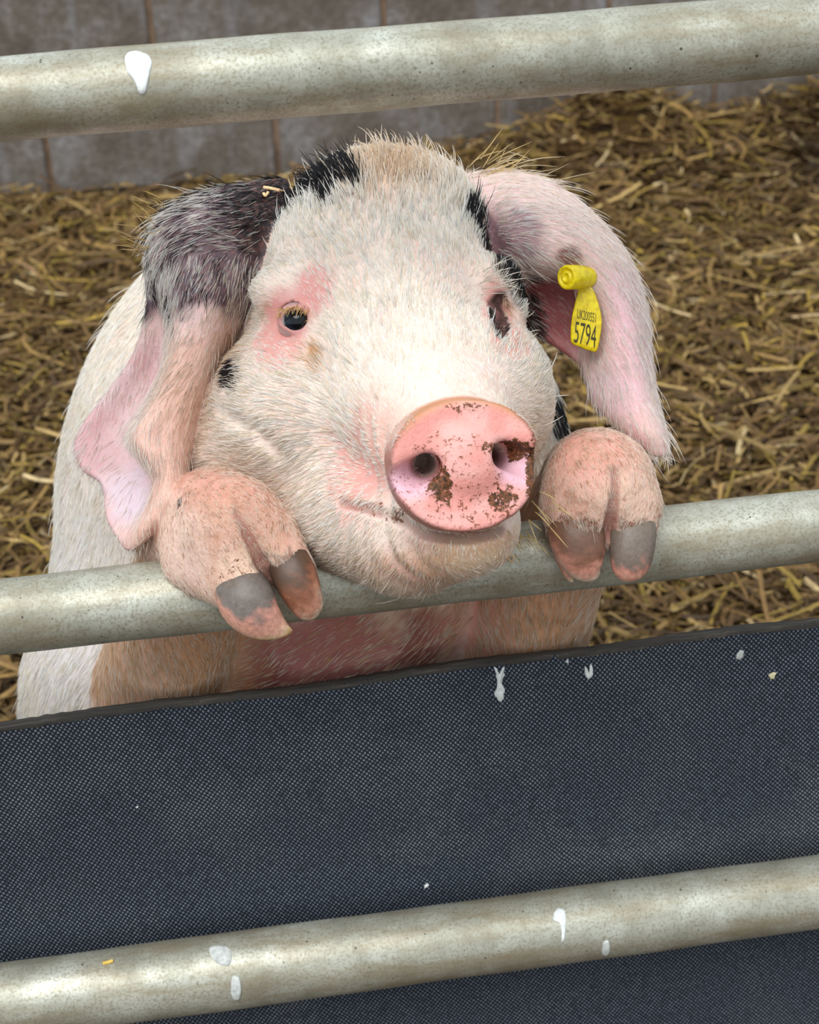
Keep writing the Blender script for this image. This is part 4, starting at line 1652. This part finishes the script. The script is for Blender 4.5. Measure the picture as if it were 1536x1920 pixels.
b0, b1 = V(1102, 519, 22), V(1062, 520, 62)
Vb, Qb_ = tube_mesh(b0, b1, [(-0.1, 0.5), (-0.1, 19), (0.0, 21), (0.45, 21.5), (0.5, 22.5), (0.95, 23), (1.0, 22), (1.02, 20), (1.02, 16.5), (0.97, 15.5), (0.97, 11), (1.03, 10), (1.03, 6.5), (0.98, 6), (0.98, 0.3)])
tobj('button', Vb, Qb_, M_tag)
Vb, Qb_ = tube_mesh(b0 + (b0 - b1) * 0.05, b0 + (b0 - b1) * 0.75, [(0, 12), (0.8, 11), (1, 8), (1, 0.3)], 20)
tobj('stud', Vb, Qb_, M_tag)


def text_mesh(s, quad, name):
    """lettering laid on the plate; quad = pixel corners tl, tr, br, bl"""
    cu = bpy.data.curves.new(name, 'FONT')
    cu.body = s
    cu.resolution_u = 3
    ob = bpy.data.objects.new(name, cu)
    COL.objects.link(ob)
    dg = bpy.context.evaluated_depsgraph_get()
    dg.update()
    m0 = ob.evaluated_get(dg).to_mesh()
    nv = len(m0.vertices)
    co = np.zeros(nv * 3); m0.vertices.foreach_get('co', co); co = co.reshape(-1, 3)
    m0.calc_loop_triangles()
    tr_ = np.array([list(l.vertices) for l in m0.loop_triangles], np.int32)
    ob.evaluated_get(dg).to_mesh_clear()
    bpy.data.objects.remove(ob); bpy.data.curves.remove(cu)
    x = (co[:, 0] - co[:, 0].min()) / np.ptp(co[:, 0]); y = (co[:, 1] - co[:, 1].min()) / np.ptp(co[:, 1])
    tl, tr2, br, bl = [np.array(q, float) for q in quad]
    uv = (tl * (1 - x)[:, None] + tr2 * x[:, None]) * y[:, None] + (bl * (1 - x)[:, None] + br * x[:, None]) * (1 - y)[:, None]
    Vv = np.array([V(u, v, plate_d(u, v) + 1.1) for u, v in uv])
    o = tobj(name, Vv, tr_, M_ink, plate)
    return o


text_mesh('UK200551', [(1083, 579), (1118, 588), (1117, 605), (1082, 597)], 'lettering')
text_mesh('5794', [(1079, 602), (1119, 611), (1117, 653), (1076, 642)], 'lettering')


# ------------------------------------------------------------------ loose bits of straw
t = NT('pale_straw')
g = t.coord()
M_chip = t.base(t.ramp(t.noise(g, 300, 3), [(0.3, lin(206, 160, 104)), (0.7, lin(238, 206, 160))]), 0.55)


def stalk(name, pts, w, lb, mat=M_chip, group=None):
    """bent flattened stalk through world points"""
    P = np.array(pts, float)
    P = cr(P, 12)
    T = np.gradient(P, axis=0); T /= np.linalg.norm(T, axis=1, keepdims=True)
    A = np.cross(T, -F); A /= np.linalg.norm(A, axis=1, keepdims=True)
    Bq = np.cross(T, A)
    an = np.linspace(0, 2 * np.pi, 8, endpoint=False)
    base_ = P[0].copy()
    Vs = np.concatenate([p + w * (np.cos(an)[:, None] * a + 0.6 * np.sin(an)[:, None] * b) for p, a, b in zip(P, A, Bq)] + [P[:1], P[-1:]]) - base_
    Q = blob_faces(len(P), 8)
    j = np.arange(8); j2 = (j + 1) % 8
    n_ = len(P) * 8
    Tr = np.concatenate([Q[:, [0, 1, 2]], Q[:, [0, 2, 3]], np.stack([j2, j, np.full(8, n_)], -1), np.stack([n_ - 8 + j, n_ - 8 + j2, np.full(8, n_ + 1)], -1)])
    o = obj(name, mesh_np(name, Vs, Tr), mat)
    o.location = base_
    tag(o, lb, 'straw', group)
    return o


def on_pig(u, v, up=7):
    return Wd(V(u, v, surf(u, v) + up))


stalk('straw_piece', [on_pig(494, 351, 16), on_pig(512, 354, 20), on_pig(530, 358, 20), on_pig(548, 361, 20)], 0.0011, 'pale straw stalk lying across the black patch on the pig\'s head')
stalk('straw_piece', [on_pig(494, 362, 12), on_pig(498, 367, 14), on_pig(503, 360, 14)], 0.0010, 'tiny bent straw chip below the stalk on the pig\'s head')


def on_rail(i, u, v, up=0.001):
    x, a = rail_uv(i, u, v)
    z, dia = RAILS[i]
    r = dia / 2 + up
    return np.array([x, -r * math.cos(a), z + r * math.sin(a)])


stalk('straw_piece', [on_rail(2, 193, 1808), on_rail(2, 203, 1806), on_rail(2, 212, 1803)], 0.0013, 'short golden straw chip lying on the lowest rail', mat_simple('gold_straw', (200, 160, 60), (232, 200, 110), 300))
tk = [on_rail(1, 952, 1050, 0.001), on_rail(1, 956, 1042, 0.004), on_rail(1, 962, 1046, 0.003), on_rail(1, 958, 1054, 0.002), on_rail(1, 951, 1045, 0.003)]
stalk('fluff', tk, 0.0005, 'small pale curl of fluff stuck on the middle rail under the chin', M_chip)
bpy.data.objects['fluff']['category'] = 'fluff'
